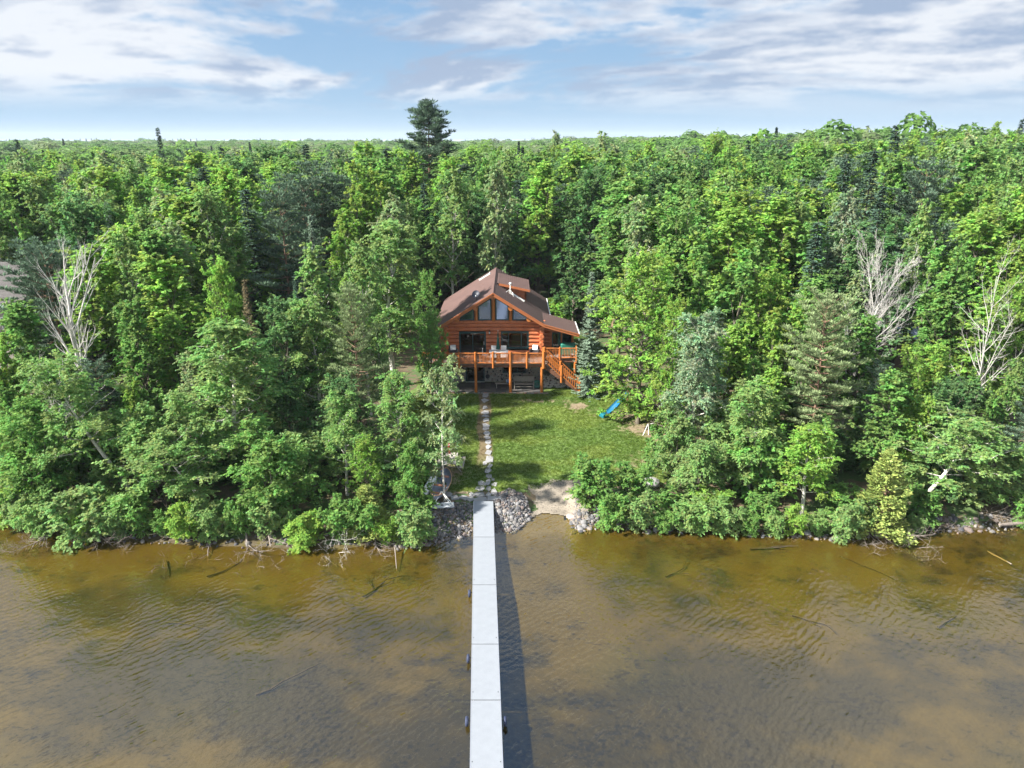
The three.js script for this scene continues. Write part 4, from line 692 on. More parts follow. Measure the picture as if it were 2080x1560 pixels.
{
  const dp = away(967, 598, 60.3); dp.y = Math.max(dp.y, roofY(dp.x) + 0.35); const pts = []; for (let k = 0; k <= 8; k++) pts.push(new THREE.Vector2(0.34 * k / 8 + 0.0001, 0.10 * (k / 8) ** 2)); const g = new THREE.LatheGeometry(pts, 24); g.rotateX(0.95); g.rotateY(-0.35); g.translate(dp.x, dp.y, dp.z);
  const dish = thing('satellite_dish', 'round dark satellite dish on the cabin roof above the left gable window', 'dish', [dp.x, dp.y, dp.z]); part(dish, 'reflector', at(g, dp), std(rgb(0.035, 0.04, 0.065), 0.5, { side: THREE.DoubleSide }));
  const b = new GB(); b.tube([V(dp.x, dp.y, dp.z - 0.05), V(dp.x + 0.05, roofY(dp.x + 0.05), dp.z - 0.2)], [0.025, 0.025], 6); part(dish, 'mast', at(b.geo(), dp), M.dark); const c = new GB(); c.tube([V(dp.x, dp.y - 0.2, dp.z + 0.05), V(dp.x, dp.y - 0.05, dp.z + 0.42)], [0.015, 0.02], 5); const f = part(dish, 'feed_arm', at(c.geo(), dp), M.dark); const h = new THREE.SphereGeometry(0.055, 8, 6); h.translate(dp.x, dp.y - 0.05, dp.z + 0.42); part(f, 'feed_horn', at(h, dp), M.white);
}
// openings
function opening(name, [x0, x1, y0, y1], z, splits, sillW = 0.09, parent = cabin, mat = M.frame) {
  const f = part(parent, name, at(mergeGeometries([boxG(x0, x1, y1 - sillW, y1, z - 0.12, z + 0.14), boxG(x0, x1, y0, y0 + sillW, z - 0.12, z + 0.14), boxG(x0, x0 + sillW, y0 + sillW, y1 - sillW, z - 0.12, z + 0.14), boxG(x1 - sillW, x1, y0 + sillW, y1 - sillW, z - 0.12, z + 0.14)])), mat);
  let a = x0 + sillW; for (const s of [...splits, x1 - sillW]) { part(f, 'pane', at(boxG(a, s - (s === x1 - sillW ? 0 : 0.035), y0 + sillW, y1 - sillW, z - 0.02, z - 0.012)), M.glass); if (s !== x1 - sillW) part(f, 'mullion', at(boxG(s - 0.035, s + 0.035, y0 + sillW, y1 - sillW, z - 0.05, z + 0.05)), mat); a = s + 0.035; }
  return f;
}
const slider = opening('sliding_door', DOOR, FZ + 0.02, [-3.46], 0.12); part(slider, 'handle', at(boxG(-2.49, -2.46, 4.9, 5.2, FZ + 0.17, FZ + 0.2)), M.white);
opening('picture_window', WIN, FZ + 0.02, [-0.32, 0.82], 0.10);
// entry bay on the right, set back under the porch roof
const EZ = -61.7;
for (let k = 0; k < 6; k++) part(cabin, 'log', at(logG(V(WX1 + 0.1, 4.17 + k * 0.352, EZ), V(3.42, 4.17 + k * 0.352, EZ), 0.18, 0.18, 900 + k)), M.log);
part(cabin, 'bay_wall', at(mergeGeometries([boxG(3.4, 5.5, 4.0, 4.28, EZ - 0.1, EZ + 0.06), boxG(3.4, 5.5, 5.72, 6.0, EZ - 0.1, EZ + 0.06), boxG(3.4, 3.58, 4.28, 5.72, EZ - 0.1, EZ + 0.06), boxG(5.38, 5.5, 4.28, 5.72, EZ - 0.1, EZ + 0.06), boxG(5.4, 5.5, 4.0, 5.9, EZ - 2.0, EZ - 0.1)])), M.log);
opening('bay_window', [3.58, 4.36, 4.28, 5.72], EZ, [], 0.09); part(cabin, 'bay_post', at(boxG(4.36, 4.5, 4.28, 5.72, EZ - 0.08, EZ + 0.1)), M.post); opening('bay_window', [4.5, 5.38, 4.28, 5.72], EZ, [], 0.09);
part(cabin, 'bay_interior', at(boxG(2.9, 5.4, 4.0, 6.0, EZ - 1.9, EZ - 1.8)), M.room);
part(cabin, 'corner_post', at(logG(V(5.42, 4.0, EZ + 0.2), V(5.42, 6.0, EZ + 0.2), 0.12, 0.11, 5)), M.post);
// stone ground floor: fieldstones set proud of the mortar
{
  const mortar = std(rgb(0.36, 0.34, 0.32), 0.95), FX0 = -5.9, FX1 = 2.75, LD = [-4.15, -2.45, 1.42, 3.55], LW = [-0.85, 1.25, 2.25, 3.5];
  part(cabin, 'foundation', at(mergeGeometries([boxG(FX0, LD[0], 1.3, 3.95, FZ - 0.3, FZ), boxG(LD[1], LW[0], 1.3, 3.95, FZ - 0.3, FZ), boxG(LW[0], LW[1], 1.3, LW[2], FZ - 0.3, FZ), boxG(LW[1], FX1, 1.3, 3.95, FZ - 0.3, FZ), boxG(LD[0], LD[1], LD[3], 3.95, FZ - 0.3, FZ), boxG(LW[0], LW[1], LW[3], 3.95, FZ - 0.3, FZ), boxG(FX0, FX0 + 0.3, 1.0, 3.95, BZ, FZ - 0.3), boxG(FX1 - 0.3, FX1, 1.0, 3.95, BZ, FZ - 0.3), boxG(FX0, FX1, 1.0, 3.95, BZ - 0.1, BZ), boxG(2.8, 5.4, 1.0, 3.9, -62.6, -62.4)])), mortar);
  part(cabin, 'cellar', at(boxG(FX0 + 0.3, FX1 - 0.3, 1.3, 3.9, FZ - 3.1, FZ - 3)), M.room);
  const r = rng(19), cols = [[0.42, 0.39, 0.36], [0.26, 0.25, 0.245], [0.46, 0.41, 0.36], [0.06, 0.06, 0.075], [0.35, 0.28, 0.25]], mats = cols.map((c) => std(rgb(...c), 0.9)), geos = mats.map(() => []);
  const base = new THREE.IcosahedronGeometry(1, 1), spots = [];
  for (let t = 0; t < 2600; t++) { const x = lerp(FX0 + 0.1, FX1 - 0.1, r()), y = lerp(1.45, 3.85, r()), s = 0.07 + 0.13 * r() * r(); if ((x + s > LD[0] && x - s < LD[1] && y - s < LD[3]) || (x + s > LW[0] && x - s < LW[1] && y + s > LW[2] && y - s < LW[3]) || spots.some((q) => Math.hypot(q[0] - x, q[1] - y) < (q[2] + s) * 0.92)) continue; spots.push([x, y, s]); const g = base.clone(); g.scale(s * (0.9 + r() * 0.3), s * (0.8 + r() * 0.3), 0.06 + s * 0.3); g.rotateZ(r() * 3); g.translate(x, y, FZ + 0.005); geos[Math.floor(r() * 5)].push(g); }
  geos.forEach((gs, k) => gs.length && part(cabin, 'fieldstone', at(mergeGeometries(gs)), mats[k], 'stuff'));
  opening('patio_door', LD, FZ - 0.06, [-3.3], 0.10); part(cabin, 'door_sill', at(boxG(LD[0], LD[1], 1.36, 1.44, FZ + 0.02, FZ + 0.12)), M.white); opening('cellar_window', LW, FZ - 0.06, [0.5], 0.10);
}
// wall lamp between door and window
{
  const p = V(-1.97, 6.05, FZ + 0.34), l = thing('wall_lantern', 'black wall lantern between the sliding door and the picture window', 'lantern', [p.x, p.y, p.z]);
  const c = new THREE.ConeGeometry(0.11, 0.14, 8); c.translate(0, 0.16, 0); part(l, 'cap', c, M.dark); const b = new THREE.CylinderGeometry(0.075, 0.06, 0.22, 8); part(l, 'shade', b, std(rgb(0.6, 0.6, 0.58), 0.3)); part(l, 'base', boxG(-0.07, 0.07, -0.15, -0.11, -0.07, 0.07), M.dark); const t = new GB(); t.tube([V(0, 0.22, -0.02), V(0, 0.24, -0.18)], [0.015, 0.015], 5); part(l, 'arm', t.geo(), M.dark);
}

// ---------------------------------------------------------------- deck, railing, stairs
const DK = V(-1.6, 1.4, -57.7), deck = thing('deck', 'raised wooden deck with orange log railing and stairs across the cabin front', 'deck', [DK.x, DK.y, DK.z]); deck.userData.o = DK;
delete deck.userData.o; const atD = (g) => at(g, DK);
const DX0 = -7.6, DZF = -57.7, DY = 4.0;
for (let k = 0; k < 19; k++) { const z1 = DZF + 0.06 - k * 0.145; part(deck, 'deck_board', atD(boxG(DX0, 2.72, DY - 0.04, DY, z1 - 0.137, z1)), M.deckBoard); }
for (let k = 0; k < 16; k++) { const z1 = -59.2 + 0.02 - k * 0.145; part(deck, 'deck_board', atD(boxG(2.74, 5.7, DY - 0.043, DY - 0.003, z1 - 0.137, z1)), M.deckBoard); }
part(deck, 'rim_joist', atD(boxG(DX0, 2.7, DY - 0.32, DY - 0.05, DZF - 0.06, DZF)), M.beam); part(deck, 'rim_joist', atD(boxG(2.9, 5.68, DY - 0.32, DY - 0.05, -59.24, -59.18)), M.beam); part(deck, 'rim_joist', atD(boxG(DX0, DX0 + 0.06, DY - 0.32, DY - 0.05, -60.4, DZF - 0.07)), M.beam);
part(deck, 'deck_edge', atD(boxG(DX0, 2.7, DY - 0.049, DY - 0.003, DZF + 0.065, DZF + 0.09)), M.deckBoard);
for (let k = 0; k < 17; k++) part(deck, 'joist', atD(boxG(DX0 + 0.4 + k * 0.6, DX0 + 0.45 + k * 0.6, DY - 0.26, DY - 0.05, -60.3, DZF - 0.08)), M.beam);
let pk = 0; const post = (x, y0, y1, z, r = 0.105) => part(deck, 'post', atD(logG(V(x, y0, z), V(x, y1, z), r, r * 0.96, 300 + pk++, 12)), M.post);
for (const x of [-6.9, -3.1, -0.13, 2.55]) post(x, terrain(x, DZF) - 0.05, DY - 0.32, DZF - 0.03, 0.125);
post(5.5, 1.3, DY - 0.3, -59.25, 0.11);
const RP = [-7.5, -5.94, -4.5, -3.1, -1.6, -0.13, 1.27, 2.68]; for (const x of RP) post(x, DY - 0.36, DY + 1.07 + (x > 2.6 ? 0.08 : 0), DZF + 0.14, x > 2.6 ? 0.14 : 0.09);
const rail = (a, b, r = 0.052) => part(deck, 'rail', atD(logG(a, b, r, r, 400 + pk++, 8)), M.post), bal = (x, y0, y1, z) => part(deck, 'baluster', atD(logG(V(x, y0, z), V(x, y1, z), 0.026, 0.024, 500 + pk++, 5)), M.post);
for (let k = 0; k < RP.length - 1; k++) { const a = RP[k] + 0.07, b = RP[k + 1] - 0.07, z = DZF + 0.13; rail(V(a, DY + 0.96, z), V(b, DY + 0.96, z)); rail(V(a, DY + 0.10, z), V(b, DY + 0.10, z), 0.045); const n = 12; for (let j = 0; j < n; j++) bal(a + (b - a) * (j + 0.5) / n, DY + 0.1, DY + 0.95, z); }
const RR = [2.72, 4.15, 5.6], RZf = -59.12; for (const x of RR) post(x, DY - 0.34, DY + 1.05, RZf, 0.09); for (let k = 0; k < 2; k++) { const a = RR[k] + 0.07, b = RR[k + 1] - 0.07; rail(V(a, DY + 0.95, RZf), V(b, DY + 0.95, RZf)); rail(V(a, DY + 0.1, RZf), V(b, DY + 0.1, RZf), 0.045); for (let j = 0; j < 10; j++) bal(a + (b - a) * (j + 0.5) / 10, DY + 0.1, DY + 0.94, RZf); }
rail(V(5.6, DY + 0.95, RZf), V(5.6, DY + 0.95, -61.4)); rail(V(5.6, DY + 0.1, RZf), V(5.6, DY + 0.1, -61.4), 0.045); for (let j = 0; j < 12; j++) bal(5.6, DY + 0.1, DY + 0.94, RZf - 0.15 - j * 0.18);
{ // stairs down to the right
  const X0 = 2.75, X1 = 5.85, Y1 = terrain(X1, -58.2), st = new THREE.Group(); st.name = 'staircase'; deck.add(st); const n = 14;
  for (const z of [-57.66, -58.9]) { const g = boxG(-0.02, 0.02, 0, 1, 0, 1), s = new THREE.Shape(); s.moveTo(X0, DY - 0.05); s.lineTo(X0, DY - 0.42); s.lineTo(X1 - 0.1, Y1 - 0.02); s.lineTo(X1 + 0.15, Y1 - 0.02); s.lineTo(X1 + 0.15, Y1 + 0.2); s.closePath(); const e = new THREE.ExtrudeGeometry(s, { depth: 0.06, bevelEnabled: false }); e.translate(0, 0, z); const m = part(st, 'stringer', atD(e), M.beam); void m; }
  for (let k = 0; k < n; k++) { const t = (k + 0.7) / n, x = lerp(X0, X1, t), y = lerp(DY, Y1, t); part(st, 'tread', atD(boxG(x - 0.15, x + 0.14, y - 0.02, y + 0.03, -58.83, -57.62)), M.deckBoard); }
  for (const z of [-57.58, -58.92]) {
    const pts = [[X0 + 0.05, DY], [4.22, lerp(DY, Y1, 0.475)], [X1 - 0.02, Y1]];
    pts.forEach(([x, y], k) => { if (k || z < -58) part(st, 'post', atD(logG(V(x, y - (k === 2 ? 0.1 : 0.42), z), V(x, y + 1.12, z), k === 0 ? 0.05 : 0.1, 0.095, 610 + k, 12)), M.post); });
    for (let k = 0; k < 2; k++) { const [xa, ya] = pts[k], [xb, yb] = pts[k + 1]; for (const h of [1.0, 0.2]) part(st, 'rail', atD(logG(V(xa + 0.06, ya + h, z), V(xb - 0.06, yb + h, z), 0.05, 0.05, 640 + k, 8)), M.post); for (let j = 0; j < 9; j++) { const t = (j + 0.7) / 9.4, x = lerp(xa, xb, t), y = lerp(ya, yb, t); part(st, 'baluster', atD(logG(V(x, y + 0.2, z), V(x, y + 1.0, z), 0.028, 0.026, 660 + j, 5)), M.post); } }
  }
}
// patio under the deck with a row of edging bricks
{
  const pv = new THREE.Group(); pv.name = 'patio'; scene.add(pv); tag(pv, 'dark paved patio in the shade under the deck', null, null, 'structure');
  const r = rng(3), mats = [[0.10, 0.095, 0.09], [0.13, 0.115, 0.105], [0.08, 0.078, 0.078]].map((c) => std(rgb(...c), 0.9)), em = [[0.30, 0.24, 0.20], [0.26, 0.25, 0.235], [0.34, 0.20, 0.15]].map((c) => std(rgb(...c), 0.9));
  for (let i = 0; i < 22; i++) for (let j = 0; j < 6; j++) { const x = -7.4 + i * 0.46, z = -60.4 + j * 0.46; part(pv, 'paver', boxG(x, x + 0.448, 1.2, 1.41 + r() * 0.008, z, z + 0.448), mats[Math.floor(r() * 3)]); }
  for (let i = 0; i < 34; i++) { const x = -7.4 + i * 0.31; part(pv, 'edging_brick', boxG(x, x + 0.28 + r() * 0.02, 1.15, 1.42 + r() * 0.03, -57.62, -57.42 + r() * 0.04), em[Math.floor(r() * 3)]); }
}

// ---------------------------------------------------------------- dock
{
  const panelTex = dataTex(512, 512, (u, v, o) => { const gx = Math.abs(((u * 32) % 1) - 0.5), gy = Math.abs(((v * 32) % 1) - 0.5), g = (gx > 0.44 || gy > 0.44) ? 0.94 : 1, st = tfbm(u, v, 6, 5, 2), sp = sstep(0.86, 0.9, tnoise(u, v, 80, 6)) * 0.12, k = g * (0.93 + 0.14 * (st - 0.5)) * (1 - sp); put(o, 0.262 * k, 0.283 * k, 0.318 * k); });
  const pm = std(0xffffff, 0.55, { map: panelTex, bumpMap: panelTex, bumpScale: 0.006 }), alu = std(rgb(0.62, 0.63, 0.65), 0.35, { metalness: 0.7 }), tire = std(rgb(0.02, 0.03, 0.07), 0.7);
  const z0 = -39.4, xAt = (z) => lerp(-1.78, -0.92, (z + 39.4) / 19.6), W = 0.61, Y = 0.5, o = V(xAt(-29), 0, -29), dock = thing('dock', 'long pale grey roll-in dock running from the shore into the lake', 'dock', [o.x, 0, o.z]);
  const joints = [-39.4, -35.7, -31.1, -26.57, -23.18, -19.7, -16.2, -12.7], ys = [0.78, 0.46, 0.44, 0.44, 0.44, 0.44, 0.44, 0.44];
  const slab = (za, zb, ya, yb, w0, w1, h0, h1) => { const xa = xAt(za), xb = xAt(zb), b = new THREE.BufferGeometry(), c = []; for (const [x, y, z] of [[xa, ya, za], [xb, yb, zb]]) for (const [dx, dy] of [[w0, h0], [w1, h0], [w1, h1], [w0, h1]]) c.push(V(x + dx - o.x, y + dy, z - o.z)); const p = [], u = []; const face = (a, b2, c2, d) => { const L = za - zb; for (const [k, s, t] of [[a, 0, 0], [b2, 1, 0], [c2, 1, 1], [a, 0, 0], [c2, 1, 1], [d, 0, 1]]) { p.push(c[k].x, c[k].y, c[k].z); u.push(c[k].x / 1.25, c[k].z / 1.25 + c[k].y); } void L; }; face(3, 7, 6, 2); face(0, 1, 5, 4); face(0, 4, 7, 3); face(1, 2, 6, 5); face(0, 3, 2, 1); face(4, 5, 6, 7); b.setAttribute('position', new THREE.Float32BufferAttribute(p, 3)); b.setAttribute('uv', new THREE.Float32BufferAttribute(u, 2)); b.computeVertexNormals(); return b; };
  for (let k = 0; k < 7; k++) {
    const za = joints[k] + 0.022, zb = joints[k + 1] - 0.022, ya = ys[k], yb = ys[k + 1];
    const p = part(dock, k ? 'deck_panel' : 'ramp', slab(za, zb, ya, yb, -W + 0.03, W - 0.03, -0.03, 0.002), pm);
    for (const s of [-1, 1]) { part(p, 'side_rail', slab(za, zb, ya, yb, s < 0 ? -W : W - 0.028, s < 0 ? -W + 0.028 : W, -0.16, 0.006), alu); if (k) { const c = new THREE.CylinderGeometry(0.022, 0.022, 0.012, 10); c.translate(xAt(zb - 0.5) + s * (W - 0.09) - o.x, yb + 0.004, zb - 0.42 - o.z); part(p, 'leg_socket', c, M.dark); } }
    const bars = []; for (let z = za + 0.4; z < zb - 0.2; z += 0.8) bars.push(boxG(xAt(z) - W + 0.03 - o.x, xAt(z) + W - 0.03 - o.x, -0.1, -0.04, z - 0.03 - o.z, z + 0.03 - o.z).translate(0, Math.min(ya, yb), 0)); part(p, 'cross_member', mergeGeometries(bars), alu);
    if (k) { const b = new GB(); for (const s of [-1, 1]) b.tube([V(xAt(zb) + s * (W - 0.09) - o.x, yb - 0.02, zb - 0.42 - o.z), V(xAt(zb) + s * (W - 0.09) - o.x, terrain(xAt(zb), zb) - 0.02, zb - 0.42 - o.z)], [0.022, 0.022], 8, true); part(dock, 'leg_pair', b.geo(), alu); }
  }
  for (const [z, sides] of [[-30.7, [-1]], [-25.9, [-1]], [-22.3, [-1, 1]]]) for (const s of sides) { const x = xAt(z) + s * (W + 0.15) - o.x, w = new THREE.Group(); const t = new THREE.TorusGeometry(0.14, 0.065, 8, 20); t.rotateY(Math.PI / 2); t.translate(x, 0.20, z - o.z); const m = part(dock, 'wheel', t, tire); const h = new THREE.CylinderGeometry(0.09, 0.09, 0.08, 14); h.rotateZ(Math.PI / 2); h.translate(x, 0.20, z - o.z); part(m, 'hub', h, std(rgb(0.05, 0.09, 0.2), 0.5)); const ax = new THREE.CylinderGeometry(0.02, 0.02, 0.3, 8); ax.rotateZ(Math.PI / 2); ax.translate(x - s * 0.12, 0.26, z - o.z); part(m, 'axle', ax, M.dark); void w; }
}
// ---------------------------------------------------------------- stones
const rockG = [1, 2, 3, 4].map((k) => { const g = new THREE.IcosahedronGeometry(1, 1), p = g.attributes.position, r = rng(50 + k); const off = [r() * 9, r() * 9]; for (let i = 0; i < p.count; i++) { const x = p.getX(i), y = p.getY(i), z = p.getZ(i), s = 0.78 + 0.42 * vnoise(x * 1.3 + off[0] + z, y * 1.3 + off[1] - z * 0.7); p.setXYZ(i, x * s, y * s * 0.78, z * s); } g.computeVertexNormals(); return g; });
{
  const rockTex = dataTex(256, 256, (u, v, o) => { const n = tfbm(u, v, 8, 5, 4), k = 0.75 + 0.5 * n; o[0] = o[1] = o[2] = toS(0.9 * k); });
  const cols = [[0.225, 0.22, 0.225], [0.16, 0.152, 0.15], [0.11, 0.11, 0.12], [0.24, 0.215, 0.20], [0.17, 0.135, 0.125], [0.075, 0.075, 0.088]], mats = cols.map((c) => std(rgb(...c), 0.88, { map: rockTex }));
  const r = rng(606), big = [], small = [];
  const field = (poly, n, s0, s1) => { let a = 1e9, b = -1e9, c = 1e9, d = -1e9; for (const [x, z] of poly) { a = Math.min(a, x); b = Math.max(b, x); c = Math.min(c, z); d = Math.max(d, z); } const spots = []; for (let t = 0, k = 0; t < n * 14 && k < n; t++) { const x = lerp(a, b, r()), z = lerp(c, d, r()); if (!inside(poly, x, z)) continue; const s = lerp(s0, s1, Math.pow(r(), 2.2)); if (spots.some((q) => Math.hypot(q[0] - x, q[1] - z) < (q[2] + s) * 0.62)) continue; spots.push([x, z, s]); (s > 0.125 ? big : small).push([x, Math.max(terrain(x, z), -0.5) + s * 0.25, z, s]); k++; } };
  field([[-6.6, -35.1], [-2.5, -36.0], [-2.2, -39.4], [-5.6, -39.6], [-7.4, -37.2]], 760, 0.055, 0.165);            // left of the dock
  field([[-1.1, -36.9], [0.2, -37.0], [1.2, -38.6], [0.9, -40.3], [-0.1, -41.3], [-1.1, -40.4]], 480, 0.06, 0.17); // right of it
  field([[3.5, -36.9], [4.6, -36.9], [5.4, -38.6], [5.2, -40.6], [4.3, -40.4], [3.6, -38.2]], 150, 0.06, 0.2);
  for (let x = 4; x < 33; x += 0.16) for (let k = 0; k < 4; k++) { const s = 0.05 + 0.14 * Math.pow(r(), 3), xx = x + (r() - 0.5) * 0.3, z = shore(xx) + 0.45 - r() * 1.5; (s > 0.125 ? big : small).push([xx, Math.max(terrain(xx, z), -0.35) + s * 0.2, z, s]); }
  for (let x = -33; x < -5; x += 0.3) for (let k = 0; k < 2; k++) { const s = 0.06 + 0.12 * r() * r(), xx = x + (r() - 0.5) * 0.3, z = shore(xx) + 0.3 - r() * 1.2; small.push([xx, Math.max(terrain(xx, z), -0.35) + s * 0.2, z, s]); }
  big.sort((a, b) => b[3] - a[3]);
  big.slice(0, 190).forEach(([x, y, z, s], k) => { const lab = x < -1.7 ? ['rounded grey stone in the riprap left of the dock', 'larger riprap stones left of the dock'] : x < 2 ? ['rounded pale stone in the riprap right of the dock', 'larger riprap stones right of the dock'] : x < 5.6 ? ['rounded stone at the right end of the little beach', 'larger stones at the right end of the beach'] : ((w) => [`${['pale grey', 'brownish grey', 'mid grey', 'tan', 'reddish brown', 'dark grey'][k % 6]} shoreline stone ${w}`, `${['pale grey', 'brownish grey', 'mid grey', 'tan', 'reddish brown', 'dark grey'][k % 6]} shoreline stones ${w}`])(x < 9 ? 'below the pointed shrubs' : x < 14 ? 'below the yellow green shrub' : x < 18 ? 'below the white trunked birch' : x < 22 ? 'left of the right cedar' : x < 26 ? 'right of the right cedar' : 'near the right frame edge'); const m = single('shore_stone', rockG[k % 4], mats[k % 6], lab[0], 'stone', lab[1]); m.position.set(x, y, z); m.rotation.set(r() * 0.6, r() * 6.28, r() * 0.6); m.scale.set(s * 1.1, s, s * (0.85 + r() * 0.4)); });
  small.push(...big.slice(190));
  const im = new THREE.InstancedMesh(rockG[1], std(0xffffff, 0.9, { map: rockTex }), small.length), mt = new THREE.Matrix4(), q = new THREE.Quaternion(), e = new THREE.Euler(), c = new THREE.Color();
  small.forEach(([x, y, z, s], k) => { e.set(r() * 6, r() * 6, r() * 6); q.setFromEuler(e); mt.compose(V(x, y, z), q, V(s * 1.15, s, s * (0.8 + r() * 0.5))); im.setMatrixAt(k, mt); const f = cols[Math.floor(r() * 6)], v = 0.8 + r() * 0.5; im.setColorAt(k, c.setRGB(f[0] * v, f[1] * v, f[2] * v)); }); im.name = 'riprap'; shadows(im); scene.add(im); tag(im, 'small rounded cobbles of the riprap along the shoreline', null, null, 'stuff');
  const B = (px, py, s, label, mat, sy = 0.7) => { const p = ground(px, py), m = single('boulder', rockG[Math.floor(r() * 4)], mat, label, 'boulder'); m.position.set(p.x, p.y + s * sy * 0.35, p.z); m.scale.set(s, s * sy, s * 0.8); m.rotation.y = r() * 6; };
  const pale = std(rgb(0.34, 0.335, 0.33), 0.85, { map: rockTex });
  { const p = ground(1322, 988), m = single('boulder', rockG[2], pale, 'large pale boulder on the lawn edge behind the shoreline shrubs', 'boulder'); m.position.set(p.x, p.y + 0.25, p.z); m.scale.set(0.62, 0.5, 0.5); m.rotation.y = 0.4; }
  B(1160, 1052, 0.34, 'pinkish boulder at the right corner of the beach', std(rgb(0.40, 0.31, 0.28), 0.9, { map: rockTex })); B(1250, 1062, 0.36, 'tall grey boulder below the pointed shrubs', mats[2], 1.0); B(1232, 1056, 0.28, 'squat brown boulder left of the tall grey boulder', mats[4]); B(1358, 1078, 0.3, 'dark flat boulder at the water below the rounded shrub', mats[5]); B(1478, 1075, 0.26, 'pale boulder at the water below the yellow green shrub', mats[0]);
  B(1165, 1064, 0.22, 'tan boulder at the water right of the beach', mats[3]); B(1182, 760, 0.3, 'grey block beside the foot of the stairs', mats[0]);
  // white pebbles on the bank under the stairs
  const pb = [], g0 = new THREE.IcosahedronGeometry(1, 0); for (let k = 0; k < 260; k++) { const t = r(), x = lerp(2.7, 5.3, t), z = lerp(-60.4, -58.9, r()), s = 0.05 + r() * 0.09, g = g0.clone(); g.scale(s, s * 0.7, s); g.rotateY(r() * 6); g.translate(x, 1.42 + (-58.9 - z) * 0.45 + 0.03, z); pb.push(g); }
  single('pebbles', mergeGeometries(pb), std(rgb(0.55, 0.53, 0.5), 0.9), 'pale pebbles on the bank under the stairs', null, null, 'stuff');
  const bank = new THREE.Shape(); bank.moveTo(0, 1.2); bank.lineTo(1.6, 1.2); bank.lineTo(1.6, 1.4); bank.lineTo(0, 2.15); bank.closePath(); const bg = new THREE.ExtrudeGeometry(bank, { depth: 2.75, bevelEnabled: false }); bg.rotateY(-Math.PI / 2); bg.translate(5.4, 0, -60.5); single('bank', bg, std(rgb(0.13, 0.115, 0.10), 0.95), 'dark earth bank under the stairs', null, null, 'structure');
}
// stepping-stone path
{
  const path = new THREE.Group(); path.name = 'stone_path'; scene.add(path); tag(path, 'path of pale flagstones from the dock to the cabin', null, null, 'structure');
  const r = rng(14), tex = dataTex(256, 256, (u, v, o) => { const n = tfbm(u, v, 5, 5, 9), k = 0.8 + 0.4 * n; put(o, 0.29 * k, 0.288 * k, 0.30 * k); }), mats = [1, 0.88, 1.1].map((k) => std(rgb(k, k, k * 0.99), 0.85, { map: tex }));
  const stones = [[986, 804, 12, 8], [985, 815, 13, 9], [985.5, 829, 10, 8], [986, 839, 14, 8], [987, 846, 14, 4.5], [987.5, 854, 11, 9], [987, 865, 13, 7], [987, 872, 11, 6], [989, 881, 12, 9], [990, 890, 12, 8], [991.5, 899, 11, 7], [992, 909, 10, 9], [993, 920.5, 15, 9], [994, 934, 14, 13], [985.5, 942, 8, 8], [995, 947, 12, 10], [991.5, 957, 13, 11], [993, 968.5, 10, 9], [1000.5, 975, 7, 7], [991.5, 981, 9, 11], [1004, 985, 12, 8], [979, 983, 13, 10], [976, 994, 17, 9], [992.5, 994, 9, 10], [1004, 1000, 11, 14], [973, 1006, 22, 9], [992.5, 1006, 10, 11], [975, 1016, 24, 9], [1002, 1014, 26, 10], [958, 1004, 9, 6], [957, 1010, 8, 7], [957, 1016, 13, 6], [943, 1012, 20, 9], [924.5, 1012, 18, 9], [912, 1006, 13, 9]];
  for (const [px, py, w, h] of stones) {
    const c = ground(px, py), dx = (ground(px + w / 2, py).x - c.x) * 1.06, dz = Math.abs(ground(px, py - h / 2).z - c.z) * 1.04, n = 4 + Math.floor(r() * 3), s = new THREE.Shape(), a0 = r() * 6;
    for (let k = 0; k < n; k++) { const a = a0 + (k + (r() - 0.5) * 0.5) / n * 6.283, q = Math.pow(Math.abs(Math.cos(a)) ** 4 + Math.abs(Math.sin(a)) ** 4, -0.25) * (0.88 + r() * 0.3); k ? s.lineTo(Math.cos(a) * dx * q, Math.sin(a) * dz * q) : s.moveTo(Math.cos(a) * dx * q, Math.sin(a) * dz * q); } s.closePath();
    const g = new THREE.ExtrudeGeometry(s, { depth: 0.06, bevelEnabled: true, bevelSize: 0.012, bevelThickness: 0.012, bevelSegments: 1 }); g.rotateX(-Math.PI / 2); g.rotateX((r() - 0.5) * 0.03); g.translate(c.x, c.y + 0.005, c.z); part(path, 'flagstone', g, mats[Math.floor(r() * 3)]);
  }
}
// ---------------------------------------------------------------- things by the shore
const G = (o) => (g) => g.translate(-o.x, -o.y, -o.z);
{ // picnic table seen end-on
  const p = ground(914, 962), T = thing('picnic_table', 'weathered pale picnic table with two benches beside the birch', 'picnic table', [p.x, p.y, p.z], -0.02), w = M.greyWood, pale = std(rgb(0.58, 0.57, 0.56), 0.85, { map: greyWood });
  for (let k = 0; k < 4; k++) part(T, 'table_board', boxG(-0.42 + k * 0.21, -0.42 + k * 0.21 + 0.2, 0.72, 0.76, -1.75, 0.05), std(rgb(1.9, 1.9, 1.9).multiplyScalar(1), 0.85, { map: greyWood }));
  for (const s of [-1, 1]) { part(T, 'bench', mergeGeometries([boxG(s * 0.78 - 0.14, s * 0.78 + 0.14, 0.42, 0.46, -1.75, 0.05), boxG(s * 0.78 - 0.1, s * 0.78 + 0.1, 0.36, 0.42, -0.2, -0.15), boxG(s * 0.78 - 0.1, s * 0.78 + 0.1, 0.36, 0.42, -1.6, -1.55)]), w); for (const z of [-0.2, -1.55]) { const b = new GB(); b.tube([V(s * 0.75, 0, z), V(s * 0.25, 0.72, z)], [0.045, 0.045], 4, true); part(T, 'leg', b.geo(), w); } }
  for (const z of [-0.26, -1.61]) part(T, 'brace', boxG(-0.85, 0.85, 0.34, 0.40, z - 0.02, z + 0.02), w); void pale;
}
